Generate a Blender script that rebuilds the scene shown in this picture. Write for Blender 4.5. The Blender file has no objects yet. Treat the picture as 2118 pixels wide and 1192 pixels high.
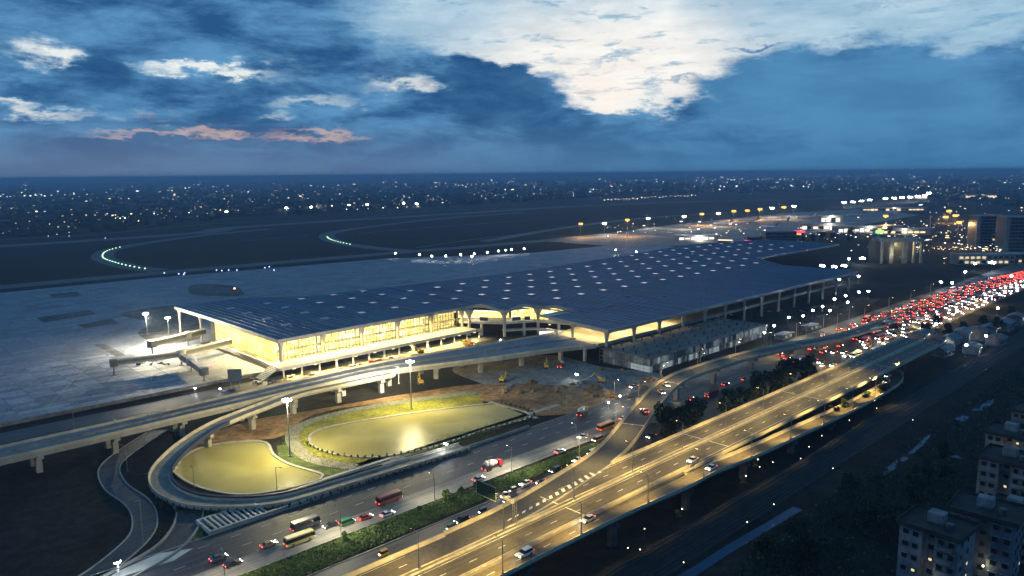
import bpy, math, random
from mathutils import Vector, Matrix, noise as mnoise

rnd = random.Random(11)
scene = bpy.context.scene
col = scene.collection
R = math.radians

# ------------------------------------------------------------------ camera
# World frame: +X runs along the terminal front and the expressway, +Y from the road towards the runway.
AX = R(43.8)                               # heading of +X against the camera's right-hand axis
CAM = Vector((-173.09, -353.82, 100.0))    # drone, 100 m up
FPX, PW, PH = 1550.0, 2118.0, 1192.0       # focal length in photo pixels, photo size
PITCH = math.atan((PH / 2 - 360.0) / FPX)
ROLL = math.atan(-20.0 / 2118.0)
RIGHT = Vector((math.cos(AX), -math.sin(AX), 0))
FWD0 = Vector((math.sin(AX), math.cos(AX), 0))
FWD = FWD0 * math.cos(PITCH) - Vector((0, 0, 1)) * math.sin(PITCH)
UP0 = FWD0 * math.sin(PITCH) + Vector((0, 0, 1)) * math.cos(PITCH)
CX = RIGHT * math.cos(ROLL) + UP0 * math.sin(ROLL)
CY = -RIGHT * math.sin(ROLL) + UP0 * math.cos(ROLL)
cam_data = bpy.data.cameras.new('camera')
cam = bpy.data.objects.new('camera', cam_data)
col.objects.link(cam)
cam.matrix_world = Matrix(((CX.x, CY.x, -FWD.x, CAM.x), (CX.y, CY.y, -FWD.y, CAM.y), (CX.z, CY.z, -FWD.z, CAM.z), (0, 0, 0, 1)))
cam_data.sensor_width = 36.0
cam_data.lens = FPX / PW * 36.0
cam_data.clip_start = 1.0
cam_data.clip_end = 80000.0
scene.camera = cam


def ray(x, y):
    return FWD * FPX + CX * (x - PW / 2) - CY * (y - PH / 2)


def G(x, y, z=0.0):
    """Point of the site at height z that the survey photograph shows at (x, y)."""
    d = ray(x, y)
    t = (z - CAM.z) / d.z
    p = CAM + d * t
    return Vector((p.x, p.y, z))


def azel(x, y):
    d = ray(x, y).normalized()
    return math.atan2(d.dot(RIGHT), d.dot(FWD0)), math.asin(d.z)


# ------------------------------------------------------------------ render settings
scene.render.engine = 'CYCLES'
scene.cycles.use_denoising = True
scene.cycles.max_bounces = 4
scene.cycles.diffuse_bounces = 2
scene.cycles.glossy_bounces = 2
scene.cycles.transmission_bounces = 2
scene.cycles.transparent_max_bounces = 12
scene.cycles.volume_bounces = 0
scene.cycles.sample_clamp_indirect = 4.0
scene.cycles.use_light_tree = True
scene.cycles.use_adaptive_sampling = True
scene.cycles.adaptive_threshold = 0.03
vs = scene.view_settings
vs.view_transform = 'Standard'
vs.look = 'None'
vs.exposure = 0.0
vs.gamma = 1.0
vs.use_curve_mapping = False

# ------------------------------------------------------------------ world: dusk sky
world = bpy.data.worlds.new('World')
scene.world = world
world.use_nodes = True
wt = world.node_tree
wt.nodes.clear()


class NT:
    """Small helper to write node maths."""
    def __init__(self, tree):
        self.t = tree

    def n(self, kind, **kw):
        nd = self.t.nodes.new(kind)
        for k, v in kw.items():
            setattr(nd, k, v)
        return nd

    def put(self, sock, val):
        if val is None:
            return
        if hasattr(val, 'is_output'):
            self.t.links.new(val, sock)
        else:
            sock.default_value = val

    def m(self, op, a, b=None, c=None, clamp=False):
        nd = self.n('ShaderNodeMath', operation=op, use_clamp=clamp)
        for i, x in enumerate((a, b, c)):
            self.put(nd.inputs[i], x)
        return nd.outputs[0]

    def vm(self, op, a, b=None, out=0):
        nd = self.n('ShaderNodeVectorMath', operation=op)
        self.put(nd.inputs[0], a)
        if b is not None:
            self.put(nd.inputs[1], b)
        return nd.outputs['Value'] if op in ('DOT_PRODUCT', 'LENGTH') else nd.outputs[0]

    def smooth(self, x, lo, hi, a=0.0, b=1.0):
        nd = self.n('ShaderNodeMapRange', interpolation_type='SMOOTHSTEP')
        self.put(nd.inputs['Value'], x)
        for k, v in (('From Min', lo), ('From Max', hi), ('To Min', a), ('To Max', b)):
            self.put(nd.inputs[k], v)
        return nd.outputs[0]

    def mix(self, fac, a, b, blend='MIX'):
        nd = self.n('ShaderNodeMix', data_type='RGBA', blend_type=blend)
        self.put(nd.inputs[0], fac)
        self.put(nd.inputs[6], a if hasattr(a, 'is_output') else (*a, 1) if len(a) == 3 else a)
        self.put(nd.inputs[7], b if hasattr(b, 'is_output') else (*b, 1) if len(b) == 3 else b)
        return nd.outputs[2]

    def noise(self, vec, scale, detail=5.0, rough=0.55, dist=0.0):
        nd = self.n('ShaderNodeTexNoise')
        self.put(nd.inputs['Vector'], vec)
        nd.inputs['Scale'].default_value = scale
        nd.inputs['Detail'].default_value = detail
        nd.inputs['Roughness'].default_value = rough
        nd.inputs['Distortion'].default_value = dist
        return nd.outputs[0]

    def comb(self, x, y, z=0.0):
        nd = self.n('ShaderNodeCombineXYZ')
        for i, v in enumerate((x, y, z)):
            self.put(nd.inputs[i], v)
        return nd.outputs[0]


SUN_AZ, SUN_EL = azel(1250, 150)           # the brightest gap in the clouds
w = NT(wt)
tc = w.n('ShaderNodeTexCoord')
D = w.vm('NORMALIZE', tc.outputs['Generated'])
dr = w.vm('DOT_PRODUCT', D, tuple(RIGHT))
df = w.vm('DOT_PRODUCT', D, tuple(FWD0))
sep = w.n('ShaderNodeSeparateXYZ')
w.put(sep.inputs[0], D)
el0 = w.m('ARCSINE', sep.outputs[2])
az0 = w.m('ARCTAN2', dr, df)
# billow the lookup so that every cloud edge is ragged
wp = w.vm('MULTIPLY', D, (1.0, 1.0, 2.6))
n_a = w.noise(wp, 9.0, 7.0, 0.6)
n_b = w.noise(w.vm('ADD', wp, (3.1, 1.7, 5.2)), 9.0, 7.0, 0.6)
n_f = w.noise(w.vm('ADD', wp, (7.7, 4.1, 1.2)), 30.0, 6.0, 0.65)
az = w.m('ADD', az0, w.m('MULTIPLY', w.m('SUBTRACT', n_a, 0.5), 0.13))
el = w.m('ADD', w.m('ADD', el0, w.m('MULTIPLY', w.m('SUBTRACT', n_b, 0.5), 0.085)), w.m('MULTIPLY', w.m('SUBTRACT', n_f, 0.5), 0.03))


def blob(px, py, rx, ry, tilt=0.0):
    """1 at the middle of a soft ellipse of the sky, falling off outwards (radii in photo pixels)."""
    a, e = azel(px, py)
    a2, e2 = azel(px + rx, py)
    a3, e3 = azel(px, py - ry)
    ra, re = abs(a2 - a), abs(e3 - e)
    da = w.m('SUBTRACT', az, a)
    de = w.m('SUBTRACT', el, e)
    if tilt:
        c, s = math.cos(tilt), math.sin(tilt)
        da, de = (w.m('ADD', w.m('MULTIPLY', da, c), w.m('MULTIPLY', de, s)),
                  w.m('SUBTRACT', w.m('MULTIPLY', de, c), w.m('MULTIPLY', da, s)))
    q = w.m('ADD', w.m('POWER', w.m('ABSOLUTE', w.m('DIVIDE', da, ra)), 2.0),
            w.m('POWER', w.m('ABSOLUTE', w.m('DIVIDE', de, re)), 2.0))
    return w.m('EXPONENT', w.m('MULTIPLY', q, -0.9))


def total(items):
    s = None
    for wgt, b in items:
        t = w.m('MULTIPLY', b, wgt)
        s = t if s is None else w.m('ADD', s, t)
    return s


gaps = [(1.25, blob(1270, 85, 360, 145)), (1.1, blob(1650, 20, 420, 90)), (0.9, blob(2050, 50, 300, 70)),
        (0.9, blob(900, 25, 150, 40)), (0.8, blob(1010, 80, 110, 40)), (0.9, blob(1380, 190, 170, 50)),
        (0.9, blob(105, 116, 60, 32)), (0.75, blob(320, 128, 220, 15)), (0.75, blob(450, 141, 90, 13)),
        (0.85, blob(40, 216, 170, 17, -0.05)), (0.75, blob(860, 183, 90, 16)), (0.62, blob(650, 210, 110, 13)),
        (0.55, blob(570, 235, 40, 9)), (0.7, blob(1250, 215, 110, 22)), (0.9, blob(1250, -260, 700, 160))]
shade = [(1.5, blob(1030, 190, 125, 70)), (1.1, blob(215, 142, 75, 34)), (0.8, blob(70, 190, 90, 22)),
         (1.5, blob(1830, 200, 330, 105)), (1.0, blob(1560, 190, 120, 60)), (0.9, blob(1370, 178, 70, 9)), (0.8, blob(1270, 140, 60, 7)), (0.6, blob(1250, 95, 70, 6)), (0.8, blob(1545, 95, 60, 7)), (0.5, blob(1800, 25, 160, 10, 0.08)), (0.8, blob(1340, 155, 50, 6)), (0.8, blob(1170, 255, 260, 40))]
field = w.m('SUBTRACT', total(gaps), total(shade))
n_w = w.noise(w.vm('MULTIPLY', w.vm('ADD', D, (1.3, 2.2, 0.4)), (1.0, 1.0, 4.5)), 17.0, 8.0, 0.66, 0.3)
field = w.m('ADD', field, w.m('ADD', w.m('MULTIPLY', w.m('SUBTRACT', n_f, 0.5), 0.35), w.m('MULTIPLY', w.m('SUBTRACT', n_w, 0.5), 0.8)))
core = w.smooth(total([(1.0, blob(1250, 130, 300, 120)), (0.9, blob(100, 118, 90, 60)), (0.9, blob(430, 138, 140, 30)), (0.8, blob(60, 216, 220, 24)), (0.7, blob(850, 185, 120, 20))]), 0.1, 0.8)
gap = w.smooth(field, 0.20, 0.95)
# clouds: lit and shaded masses, greyer and plainer towards the horizon
n_c = w.noise(w.vm('MULTIPLY', D, (1.0, 1.0, 3.4)), 8.5, 10.0, 0.62, 0.25)
mass = w.smooth(n_c, 0.33, 0.68)
cloud = w.mix(mass, (0.021, 0.094, 0.245), (0.110, 0.305, 0.545))
cloud = w.mix(w.m('MULTIPLY', w.smooth(field, 0.05, 0.42), 0.40), cloud, (0.20, 0.42, 0.66))
sh = w.smooth(total(shade[:3]), 0.25, 0.9)
cloud = w.mix(w.m('MULTIPLY', sh, 0.65), cloud, (0.017, 0.080, 0.215))
low = w.smooth(el0, 0.0, 0.085, 1.0, 0.0)
side = w.smooth(az0, -0.5, 0.45)
veil = w.mix(side, (0.125, 0.190, 0.325), (0.056, 0.205, 0.405))
cloud = w.mix(w.m('MULTIPLY', low, 0.85), cloud, veil)
cloud = w.mix(w.m('MULTIPLY', w.smooth(total([shade[3], shade[4]]), 0.3, 1.0), 0.75), cloud, (0.078, 0.255, 0.470))
# clear sky seen through the gaps: the Nishita sky at sunset, whitened by thin high cloud
sky = w.n('ShaderNodeTexSky', sky_type='NISHITA', sun_disc=False)
sky.sun_elevation = R(1.5)
sky.sun_rotation = math.atan2((FWD0 * math.cos(SUN_AZ) + RIGHT * math.sin(SUN_AZ)).x, (FWD0 * math.cos(SUN_AZ) + RIGHT * math.sin(SUN_AZ)).y)
sky.altitude = 100.0
sky.air_density = 1.0
sky.dust_density = 2.0
clear = w.mix(1.0, sky.outputs[0], (0.12, 0.12, 0.12), 'MULTIPLY')
thin = w.smooth(w.noise(w.vm('MULTIPLY', D, (1.0, 1.0, 5.0)), 11.0, 6.0, 0.6), 0.3, 0.72)
clear = w.mix(w.m('ADD', 0.86, w.m('MULTIPLY', thin, 0.1)), clear, w.mix(w.m('ADD', w.m('MULTIPLY', thin, 0.35), w.m('MULTIPLY', core, 0.75), clamp=True), (0.27, 0.53, 0.74), (0.92, 0.97, 0.96)))
warm = w.m('MULTIPLY', w.smooth(el0, 0.07, 0.15, 1.0, 0.0), w.smooth(az0, -0.35, 0.3, 1.0, 0.25))
clear = w.mix(w.m('MULTIPLY', warm, 0.42), clear, (0.92, 0.84, 0.70))
clear = w.mix(w.m('MULTIPLY', w.smooth(n_w, 0.52, 0.68), 0.75), clear, (0.17, 0.38, 0.58))
out = w.mix(gap, cloud, clear)
# sunset-lit streaks low in the west
streak = total([(1.0, blob(265, 272, 120, 10)), (1.0, blob(440, 279, 70, 13)), (1.0, blob(665, 287, 150, 11, -0.03)), (0.5, blob(300, 243, 260, 10, -0.06))])
streak = w.smooth(w.m('ADD', streak, w.m('MULTIPLY', w.m('SUBTRACT', n_w, 0.5), 1.5)), 0.40, 1.25)
out = w.mix(w.m('MULTIPLY', streak, 0.62), out, (0.74, 0.52, 0.44))
below = w.smooth(el0, -0.02, -0.001, 1.0, 0.0)
out = w.mix(below, out, (0.02, 0.04, 0.08))
bg = w.n('ShaderNodeBackground')
w.put(bg.inputs[0], out)
bg.inputs[1].default_value = 1.0
wo = w.n('ShaderNodeOutputWorld')
wt.links.new(bg.outputs[0], wo.inputs[0])
world.cycles.sampling_method = 'MANUAL'
world.cycles.sample_map_resolution = 512

# the last glow of the sun behind the clouds
sun_d = bpy.data.lights.new('sun', 'SUN')
sun_d.energy = 0.12
sun_d.angle = R(25)
sun_d.color = (0.95, 0.93, 1.0)
sun = bpy.data.objects.new('sun', sun_d)
col.objects.link(sun)
sd = (FWD0 * math.cos(SUN_AZ) + RIGHT * math.sin(SUN_AZ)) * math.cos(SUN_EL) + Vector((0, 0, math.sin(SUN_EL)))
sun.rotation_euler = sd.to_track_quat('Z', 'Y').to_euler()

# ------------------------------------------------------------------ helpers: meshes and objects
class MB:
    """Collects faces; build() links them as one mesh object."""
    def __init__(self):
        self.v, self.f, self.mi = [], [], []

    def poly(self, pts, m=0):
        i = len(self.v)
        self.v += [tuple(p) for p in pts]
        self.f.append(tuple(range(i, i + len(pts))))
        self.mi.append(m)
        return self

    def box(self, c, s, rz=0.0, m=0, top=1.0):
        cx, cy, cz = c
        hx, hy, hz = s[0] / 2, s[1] / 2, s[2] / 2
        ca, sa = math.cos(rz), math.sin(rz)
        i = len(self.v)
        for k, (sx, sy, sz) in enumerate(((-1, -1, -1), (1, -1, -1), (1, 1, -1), (-1, 1, -1), (-1, -1, 1), (1, -1, 1), (1, 1, 1), (-1, 1, 1))):
            t = top if sz > 0 else 1.0
            x, y = sx * hx * t, sy * hy * t
            self.v.append((cx + x * ca - y * sa, cy + x * sa + y * ca, cz + sz * hz))
        for q in ((0, 3, 2, 1), (4, 5, 6, 7), (0, 1, 5, 4), (1, 2, 6, 5), (2, 3, 7, 6), (3, 0, 4, 7)):
            self.f.append(tuple(i + j for j in q))
            self.mi.append(m)
        return self

    def prism(self, poly, z0, z1, m=0, mt=None):
        """poly: list of (x, y), counter-clockwise."""
        n = len(poly)
        i = len(self.v)
        self.v += [(p[0], p[1], z0) for p in poly] + [(p[0], p[1], z1) for p in poly]
        self.f.append(tuple(i + n + k for k in range(n)))
        self.mi.append(m if mt is None else mt)
        self.f.append(tuple(i + k for k in reversed(range(n))))
        self.mi.append(m)
        for k in range(n):
            j = (k + 1) % n
            self.f.append((i + k, i + j, i + n + j, i + n + k))
            self.mi.append(m)
        return self

    def tube(self, a, b, r0, r1=None, n=8, m=0, caps=True):
        a, b = Vector(a), Vector(b)
        r1 = r0 if r1 is None else r1
        d = (b - a).normalized()
        s = d.orthogonal().normalized()
        t = d.cross(s)
        i = len(self.v)
        for p, r in ((a, r0), (b, r1)):
            for k in range(n):
                q = 2 * math.pi * k / n
                self.v.append(tuple(p + (s * math.cos(q) + t * math.sin(q)) * r))
        for k in range(n):
            j = (k + 1) % n
            self.f.append((i + k, i + j, i + n + j, i + n + k))
            self.mi.append(m)
        if caps:
            self.f.append(tuple(i + k for k in reversed(range(n))))
            self.f.append(tuple(i + n + k for k in range(n)))
            self.mi += [m, m]
        return self

    def lathe(self, c, prof, n=12, m=0):
        """prof: list of (radius, z) from the bottom up, about the vertical axis at c."""
        i = len(self.v)
        for r, z in prof:
            for k in range(n):
                q = 2 * math.pi * k / n
                self.v.append((c[0] + r * math.cos(q), c[1] + r * math.sin(q), c[2] + z))
        for a in range(len(prof) - 1):
            for k in range(n):
                j = (k + 1) % n
                self.f.append((i + a * n + k, i + a * n + j, i + (a + 1) * n + j, i + (a + 1) * n + k))
                self.mi.append(m)
        self.f.append(tuple(i + (len(prof) - 1) * n + k for k in range(n)))
        self.mi.append(m)
        return self

    def sweep(self, path, prof, m=0, closed=True, zs=1.0):
        """prof: list of (offset to the left, height) carried along the path."""
        n = len(prof)
        i = len(self.v)
        nor = normals(path)
        for p, q in zip(path, nor):
            for s, z in prof:
                self.v.append((p.x + q.x * s, p.y + q.y * s, p.z + z))
        for a in range(len(path) - 1):
            for k in range(n if closed else n - 1):
                j = (k + 1) % n
                self.f.append((i + a * n + k, i + a * n + j, i + (a + 1) * n + j, i + (a + 1) * n + k))
                self.mi.append(m)
        if closed and n > 2:
            self.f.append(tuple(i + k for k in range(n)))
            self.f.append(tuple(i + (len(path) - 1) * n + k for k in reversed(range(n))))
            self.mi += [m, m]
        return self

    def mesh(self, name, mats, smooth=False):
        me = bpy.data.meshes.new(name)
        me.from_pydata(self.v, [], self.f)
        for mt in (mats if isinstance(mats, (list, tuple)) else [mats]):
            me.materials.append(mt)
        if any(self.mi):
            me.polygons.foreach_set('material_index', self.mi)
        if smooth:
            me.polygons.foreach_set('use_smooth', [True] * len(me.polygons))
        me.update()
        return me

    def build(self, name, mats, parent=None, smooth=False, loc=None, rz=0.0):
        return obj(name, self.mesh(name, mats, smooth), parent, loc, rz)


def obj(name, me, parent=None, loc=None, rz=0.0):
    o = bpy.data.objects.new(name, me)
    col.objects.link(o)
    if parent is not None:
        o.parent = parent
    if loc is not None:
        o.location = loc
    o.rotation_euler = (0, 0, rz)
    return o


def tag(o, label, cat=None, group=None, kind=None):
    o['label'] = label
    if cat:
        o['category'] = cat
    if group:
        o['group'] = group
    if kind:
        o['kind'] = kind
    return o


def thing(name, label, cat, loc=(0, 0, 0), rz=0.0, group=None):
    return tag(obj(name, None, None, loc, rz), label, cat, group)


def struct(name, mb, mat, smooth=False, label=None):
    o = mb.build(name, mat, None, smooth)
    o['kind'] = 'structure'
    if label:
        o['label'] = label
    return o


def copy_tree(o, parent=None):
    c = o.copy()
    col.objects.link(c)
    c.parent = parent
    for ch in o.children:
        copy_tree(ch, c)
    return c


def normals(path):
    out = []
    for i in range(len(path)):
        a = path[max(0, i - 1)]
        b = path[min(len(path) - 1, i + 1)]
        d = Vector((b.x - a.x, b.y - a.y, 0))
        d = d.normalized() if d.length > 1e-6 else Vector((1, 0, 0))
        out.append(Vector((-d.y, d.x, 0)))
    return out


def spline(pts, step=4.0, closed=False):
    """Catmull-Rom curve through the points, resampled about every step metres."""
    pts = [Vector(p) for p in pts]
    n = len(pts)
    out = []
    for i in range(n if closed else n - 1):
        p0 = pts[(i - 1) % n] if closed or i > 0 else pts[0] * 2 - pts[1]
        p1, p2 = pts[i], pts[(i + 1) % n]
        p3 = pts[(i + 2) % n] if closed or i + 2 < n else pts[-1] * 2 - pts[-2]
        k = max(1, int((p2 - p1).length / step))
        for j in range(k):
            t = j / k
            out.append(0.5 * (2 * p1 + (p2 - p0) * t + (2 * p0 - 5 * p1 + 4 * p2 - p3) * t * t + (3 * p1 - p0 - 3 * p2 + p3) * t ** 3))
    if not closed:
        out.append(pts[-1].copy())
    return out


def shift(path, s, dz=0.0):
    return [Vector((p.x + q.x * s, p.y + q.y * s, p.z + dz)) for p, q in zip(path, normals(path))]


def walk(path, step, start=0.0):
    """Points every step metres along a path with their heading."""
    out, acc, nxt = [], 0.0, start
    for a, b in zip(path, path[1:]):
        d = (b - a).length
        while nxt <= acc + d and d > 0:
            out.append((a.lerp(b, (nxt - acc) / d), math.atan2(b.y - a.y, b.x - a.x)))
            nxt += step
        acc += d
    return out


def ribbon(path, left, right, dz=0.0):
    return MB().sweep(path, [(left, dz), (right, dz)], closed=False)


ORD = ['first', 'second', 'third', 'fourth', 'fifth', 'sixth', 'seventh', 'eighth', 'ninth', 'tenth', 'eleventh', 'twelfth',
       'thirteenth', 'fourteenth', 'fifteenth', 'sixteenth', 'seventeenth', 'eighteenth', 'nineteenth', 'twentieth', 'twenty-first',
       'twenty-second', 'twenty-third', 'twenty-fourth', 'twenty-fifth', 'twenty-sixth', 'twenty-seventh', 'twenty-eighth', 'twenty-ninth', 'thirtieth',
       'thirty-first', 'thirty-second', 'thirty-third', 'thirty-fourth', 'thirty-fifth', 'thirty-sixth', 'thirty-seventh', 'thirty-eighth', 'thirty-ninth', 'fortieth']

# ------------------------------------------------------------------ materials
MATS = {}


def mat(name, c, rough=0.8, var=0.25, scale=0.4, big=0.03, bump=0.0, metal=0.0, spec=0.4, wear=None, objcol=False, streak=0.0, grain=(0.035, 0.9, 0.9)):
    """Plain surface: base colour with fine grain and large blotches measured in metres."""
    m = bpy.data.materials.new(name)
    m.use_nodes = True
    t = NT(m.node_tree)
    p = m.node_tree.nodes['Principled BSDF']
    pos = t.n('ShaderNodeNewGeometry').outputs['Position']
    n1 = t.noise(pos, scale, 6.0, 0.62)
    n2 = t.noise(pos, big, 4.0, 0.55, 0.6)
    k = t.m('MULTIPLY', t.smooth(n1, 0.28, 0.72, 1 - var, 1 + var), t.smooth(n2, 0.3, 0.7, 1 - var * 0.8, 1 + var * 0.8))
    if streak:
        n4 = t.noise(t.vm('MULTIPLY', pos, grain), 1.0, 4.0, 0.6)
        k = t.m('MULTIPLY', k, t.smooth(n4, 0.3, 0.7, 1 - streak, 1 + streak))
    base = t.n('ShaderNodeObjectInfo').outputs['Color'] if objcol else (*c, 1)
    if wear:
        n3 = t.noise(pos, wear[1], 5.0, 0.6, 0.8)
        base = t.mix(t.smooth(n3, wear[2], wear[2] + 0.12), c, wear[0])
    nd = t.n('ShaderNodeVectorMath', operation='SCALE')
    t.put(nd.inputs[0], base if hasattr(base, 'is_output') else tuple(c))
    t.put(nd.inputs['Scale'], k)
    t.put(p.inputs['Base Color'], nd.outputs[0])
    p.inputs['Roughness'].default_value = rough
    p.inputs['Metallic'].default_value = metal
    p.inputs['Specular IOR Level'].default_value = spec
    if bump:
        b = t.n('ShaderNodeBump')
        b.inputs['Strength'].default_value = bump
        b.inputs['Distance'].default_value = 0.3
        t.put(b.inputs['Height'], n1)
        t.put(p.inputs['Normal'], b.outputs[0])
    MATS[name] = m
    return m


def glow(name, c, strength, sample='AUTO'):
    m = bpy.data.materials.new(name)
    m.use_nodes = True
    p = m.node_tree.nodes['Principled BSDF']
    p.inputs['Base Color'].default_value = (0.1, 0.1, 0.1, 1)
    p.inputs['Emission Color'].default_value = (*c, 1)
    p.inputs['Emission Strength'].default_value = strength
    m.cycles.emission_sampling = sample
    MATS[name] = m
    return m


def lamp_light(parent, loc, power, color, radius=0.4, spot=None, aim=(0, 0, -1), name='lamp_light', blend=0.6):
    d = bpy.data.lights.new(name, 'SPOT' if spot else 'POINT')
    d.energy = power
    d.color = color
    d.shadow_soft_size = radius
    if spot:
        d.spot_size = R(spot)
        d.spot_blend = blend
    o = bpy.data.objects.new(name, d)
    col.objects.link(o)
    o.location = loc
    o.rotation_euler = Vector(aim).normalized().to_track_quat('-Z', 'Y').to_euler()
    if parent is not None:
        o.parent = parent
    return o


earth = mat('earth', (0.024, 0.020, 0.016), 0.95, 0.45, 0.25, 0.02, wear=((0.016, 0.016, 0.013), 0.05, 0.5), spec=0.1)
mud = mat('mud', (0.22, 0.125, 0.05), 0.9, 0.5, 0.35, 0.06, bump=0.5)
infield = mat('infield_grass', (0.017, 0.020, 0.019), 0.95, 0.3, 0.2, 0.01, spec=0.1)
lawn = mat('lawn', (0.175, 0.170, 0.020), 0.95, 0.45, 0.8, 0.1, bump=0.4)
verge = mat('verge_grass', (0.060, 0.085, 0.020), 0.95, 0.5, 0.7, 0.12, bump=0.4)
asphalt = mat('asphalt', (0.062, 0.061, 0.064), 0.62, 0.2, 1.2, 0.06, streak=0.4)
deck_asphalt = mat('deck_asphalt', (0.078, 0.068, 0.054), 0.7, 0.16, 0.8, 0.07, streak=0.3)
ramp_asphalt = mat('ramp_asphalt', (0.070, 0.068, 0.068), 0.7, 0.25, 0.9, 0.07)
taxi_asphalt = mat('taxiway_asphalt', (0.085, 0.095, 0.115), 0.8, 0.2, 0.2, 0.02)
pale_road = mat('pale_road', (0.230, 0.215, 0.185), 0.8, 0.13, 0.5, 0.06, streak=0.25)
concrete = mat('concrete', (0.33, 0.315, 0.28), 0.8, 0.18, 0.5, 0.06)
parapet_m = mat('parapet_concrete', (0.46, 0.41, 0.30), 0.75, 0.18, 0.4, 0.07)
old_concrete = mat('stained_concrete', (0.20, 0.185, 0.16), 0.85, 0.35, 0.5, 0.12)
white_concrete = mat('white_concrete', (0.55, 0.53, 0.48), 0.7, 0.12, 0.4, 0.08)
paint = mat('road_paint', (0.75, 0.74, 0.70), 0.6, 0.2, 1.5, 0.2)
steel = mat('galvanised_steel', (0.30, 0.31, 0.32), 0.45, 0.12, 1.0, 0.2, metal=0.5)
dark_steel = mat('dark_steel', (0.05, 0.055, 0.06), 0.5, 0.2, 1.0, 0.2)
navy_barrier = mat('navy_barrier', (0.020, 0.028, 0.060), 0.6, 0.2, 0.5, 0.1)

# ------------------------------------------------------------------ ground
TR = (-97.0, -30.0, -150.6, -141.6)          # open cut of the underpass: x0, x1, y0, y1
B = 45000.0
g = MB()
x0, x1, y0, y1 = TR
for q in (((-B, -B), (B, -B), (B, y0), (-B, y0)), ((-B, y1), (B, y1), (B, B), (-B, B)), ((-B, y0), (x0, y0), (x0, y1), (-B, y1)), ((x1, y0), (B, y0), (B, y1), (x1, y1))):
    g.poly([(a, b, 0.0) for a, b in q])
struct('ground', g, earth, label='dark bare earth between the roads and around the airfield')

# airfield grass, taxiways, runway, apron
g = MB().poly([(-900, 437, 0.05), (84, 437, 0.05), (202, 422, 0.05), (345, 405, 0.05), (495, 318, 0.05), (700, 330, 0.05), (1500, 520, 0.05), (3200, 1500, 0.05), (2600, 1750, 0.05), (1250, 1460, 0.05), (630, 1440, 0.05), (220, 1128, 0.05), (-900, 1050, 0.05)])
struct('airfield_grass', g, infield, label='dark mown grass of the airfield between taxiways')


def sheet(name, pts, half, z, m, step=12.0, label=None):
    path = spline([(p.x, p.y, 0) for p in pts], step)
    return struct(name, ribbon(path, half, -half, z), m, label=label)


sheet('taxiway', [Vector((-700, 480, 0)), Vector((-29, 475, 0)), Vector((92, 472, 0)), Vector((250, 462, 0)), Vector((415, 448, 0)), Vector((731, 425, 0)), Vector((1100, 470, 0))], 15, 0.10, taxi_asphalt, label='parallel taxiway behind the new apron')
sheet('runway', [Vector((-1500, 1010, 0)), G(200, 497), G(500, 470), G(900, 445), G(1300, 422), G(1750, 410)], 26, 0.12, taxi_asphalt, 40, label='runway crossing the dark airfield')
loopA = [G(330, 560), G(290, 556), G(240, 545), G(212, 532), G(235, 516), G(330, 499), G(440, 485), G(560, 474)]
loopB = [G(860, 520), G(800, 516), G(720, 506), G(678, 493), G(695, 480), G(800, 465), G(930, 451), G(1080, 440)]
sheet('taxiway', loopA, 13, 0.16, taxi_asphalt, label='curved exit taxiway edged with green lights')
sheet('taxiway', loopB, 13, 0.17, taxi_asphalt, label='curved exit taxiway farther along the airfield')
sheet('taxiway', [G(1000, 500), G(1180, 470), G(1330, 452), G(1500, 440)], 12, 0.19, taxi_asphalt, label='taxiway leading to the old apron')
shoulder = mat('pale_marking', (0.34, 0.36, 0.40), 0.7, 0.2, 0.3, 0.05)
for k, (pts, hw) in enumerate((([G(0, 497), G(100, 491), G(200, 485), G(470, 461), G(700, 455), G(900, 436), G(1090, 431)], 1.6), ([G(490, 500), G(560, 494), G(640, 487)], 1.0), ([G(740, 483), G(900, 470), G(1090, 456)], 1.2), ([G(860, 513), G(1010, 492), G(1100, 483)], 1.0))):
    sheet('perimeter_track', pts, hw, 0.24 + 0.01 * k, shoulder, 20, label='thin pale service track on the airfield')

apron_m = bpy.data.materials.new('apron_concrete')
apron_m.use_nodes = True
t = NT(apron_m.node_tree)
pos = t.n('ShaderNodeNewGeometry').outputs['Position']
br = t.n('ShaderNodeTexBrick', offset=0.0)
t.put(br.inputs['Vector'], pos)
br.inputs['Color1'].default_value = (0.185, 0.210, 0.255, 1)
br.inputs['Color2'].default_value = (0.255, 0.28, 0.325, 1)
br.inputs['Mortar'].default_value = (0.12, 0.14, 0.17, 1)
br.inputs['Scale'].default_value = 1.0
br.inputs['Mortar Size'].default_value = 0.12
br.inputs['Brick Width'].default_value = 15.0
br.inputs['Row Height'].default_value = 7.5
n1 = t.noise(pos, 0.03, 6.0, 0.65, 1.0)
n2 = t.noise(pos, 0.35, 5.0, 0.6)
c1 = t.mix(t.smooth(n1, 0.52, 0.62), br.outputs[0], (0.16, 0.17, 0.19))
sc = t.n('ShaderNodeVectorMath', operation='SCALE')
t.put(sc.inputs[0], c1)
t.put(sc.inputs['Scale'], t.smooth(n2, 0.25, 0.75, 0.75, 1.2))
p = apron_m.node_tree.nodes['Principled BSDF']
t.put(p.inputs['Base Color'], sc.outputs[0])
p.inputs['Roughness'].default_value = 0.75
g = MB().poly([(-800, 4, 0.08), (-2, 4, 0.08), (-2, 100, 0.08), (690, 98, 0.08), (690, 300, 0.08), (490, 318, 0.08), (343, 403, 0.08), (202, 420, 0.08), (84, 434, 0.08), (-800, 437, 0.08)])
apron = struct('apron', g, apron_m, label='pale new concrete apron beside and behind the terminal')
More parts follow.
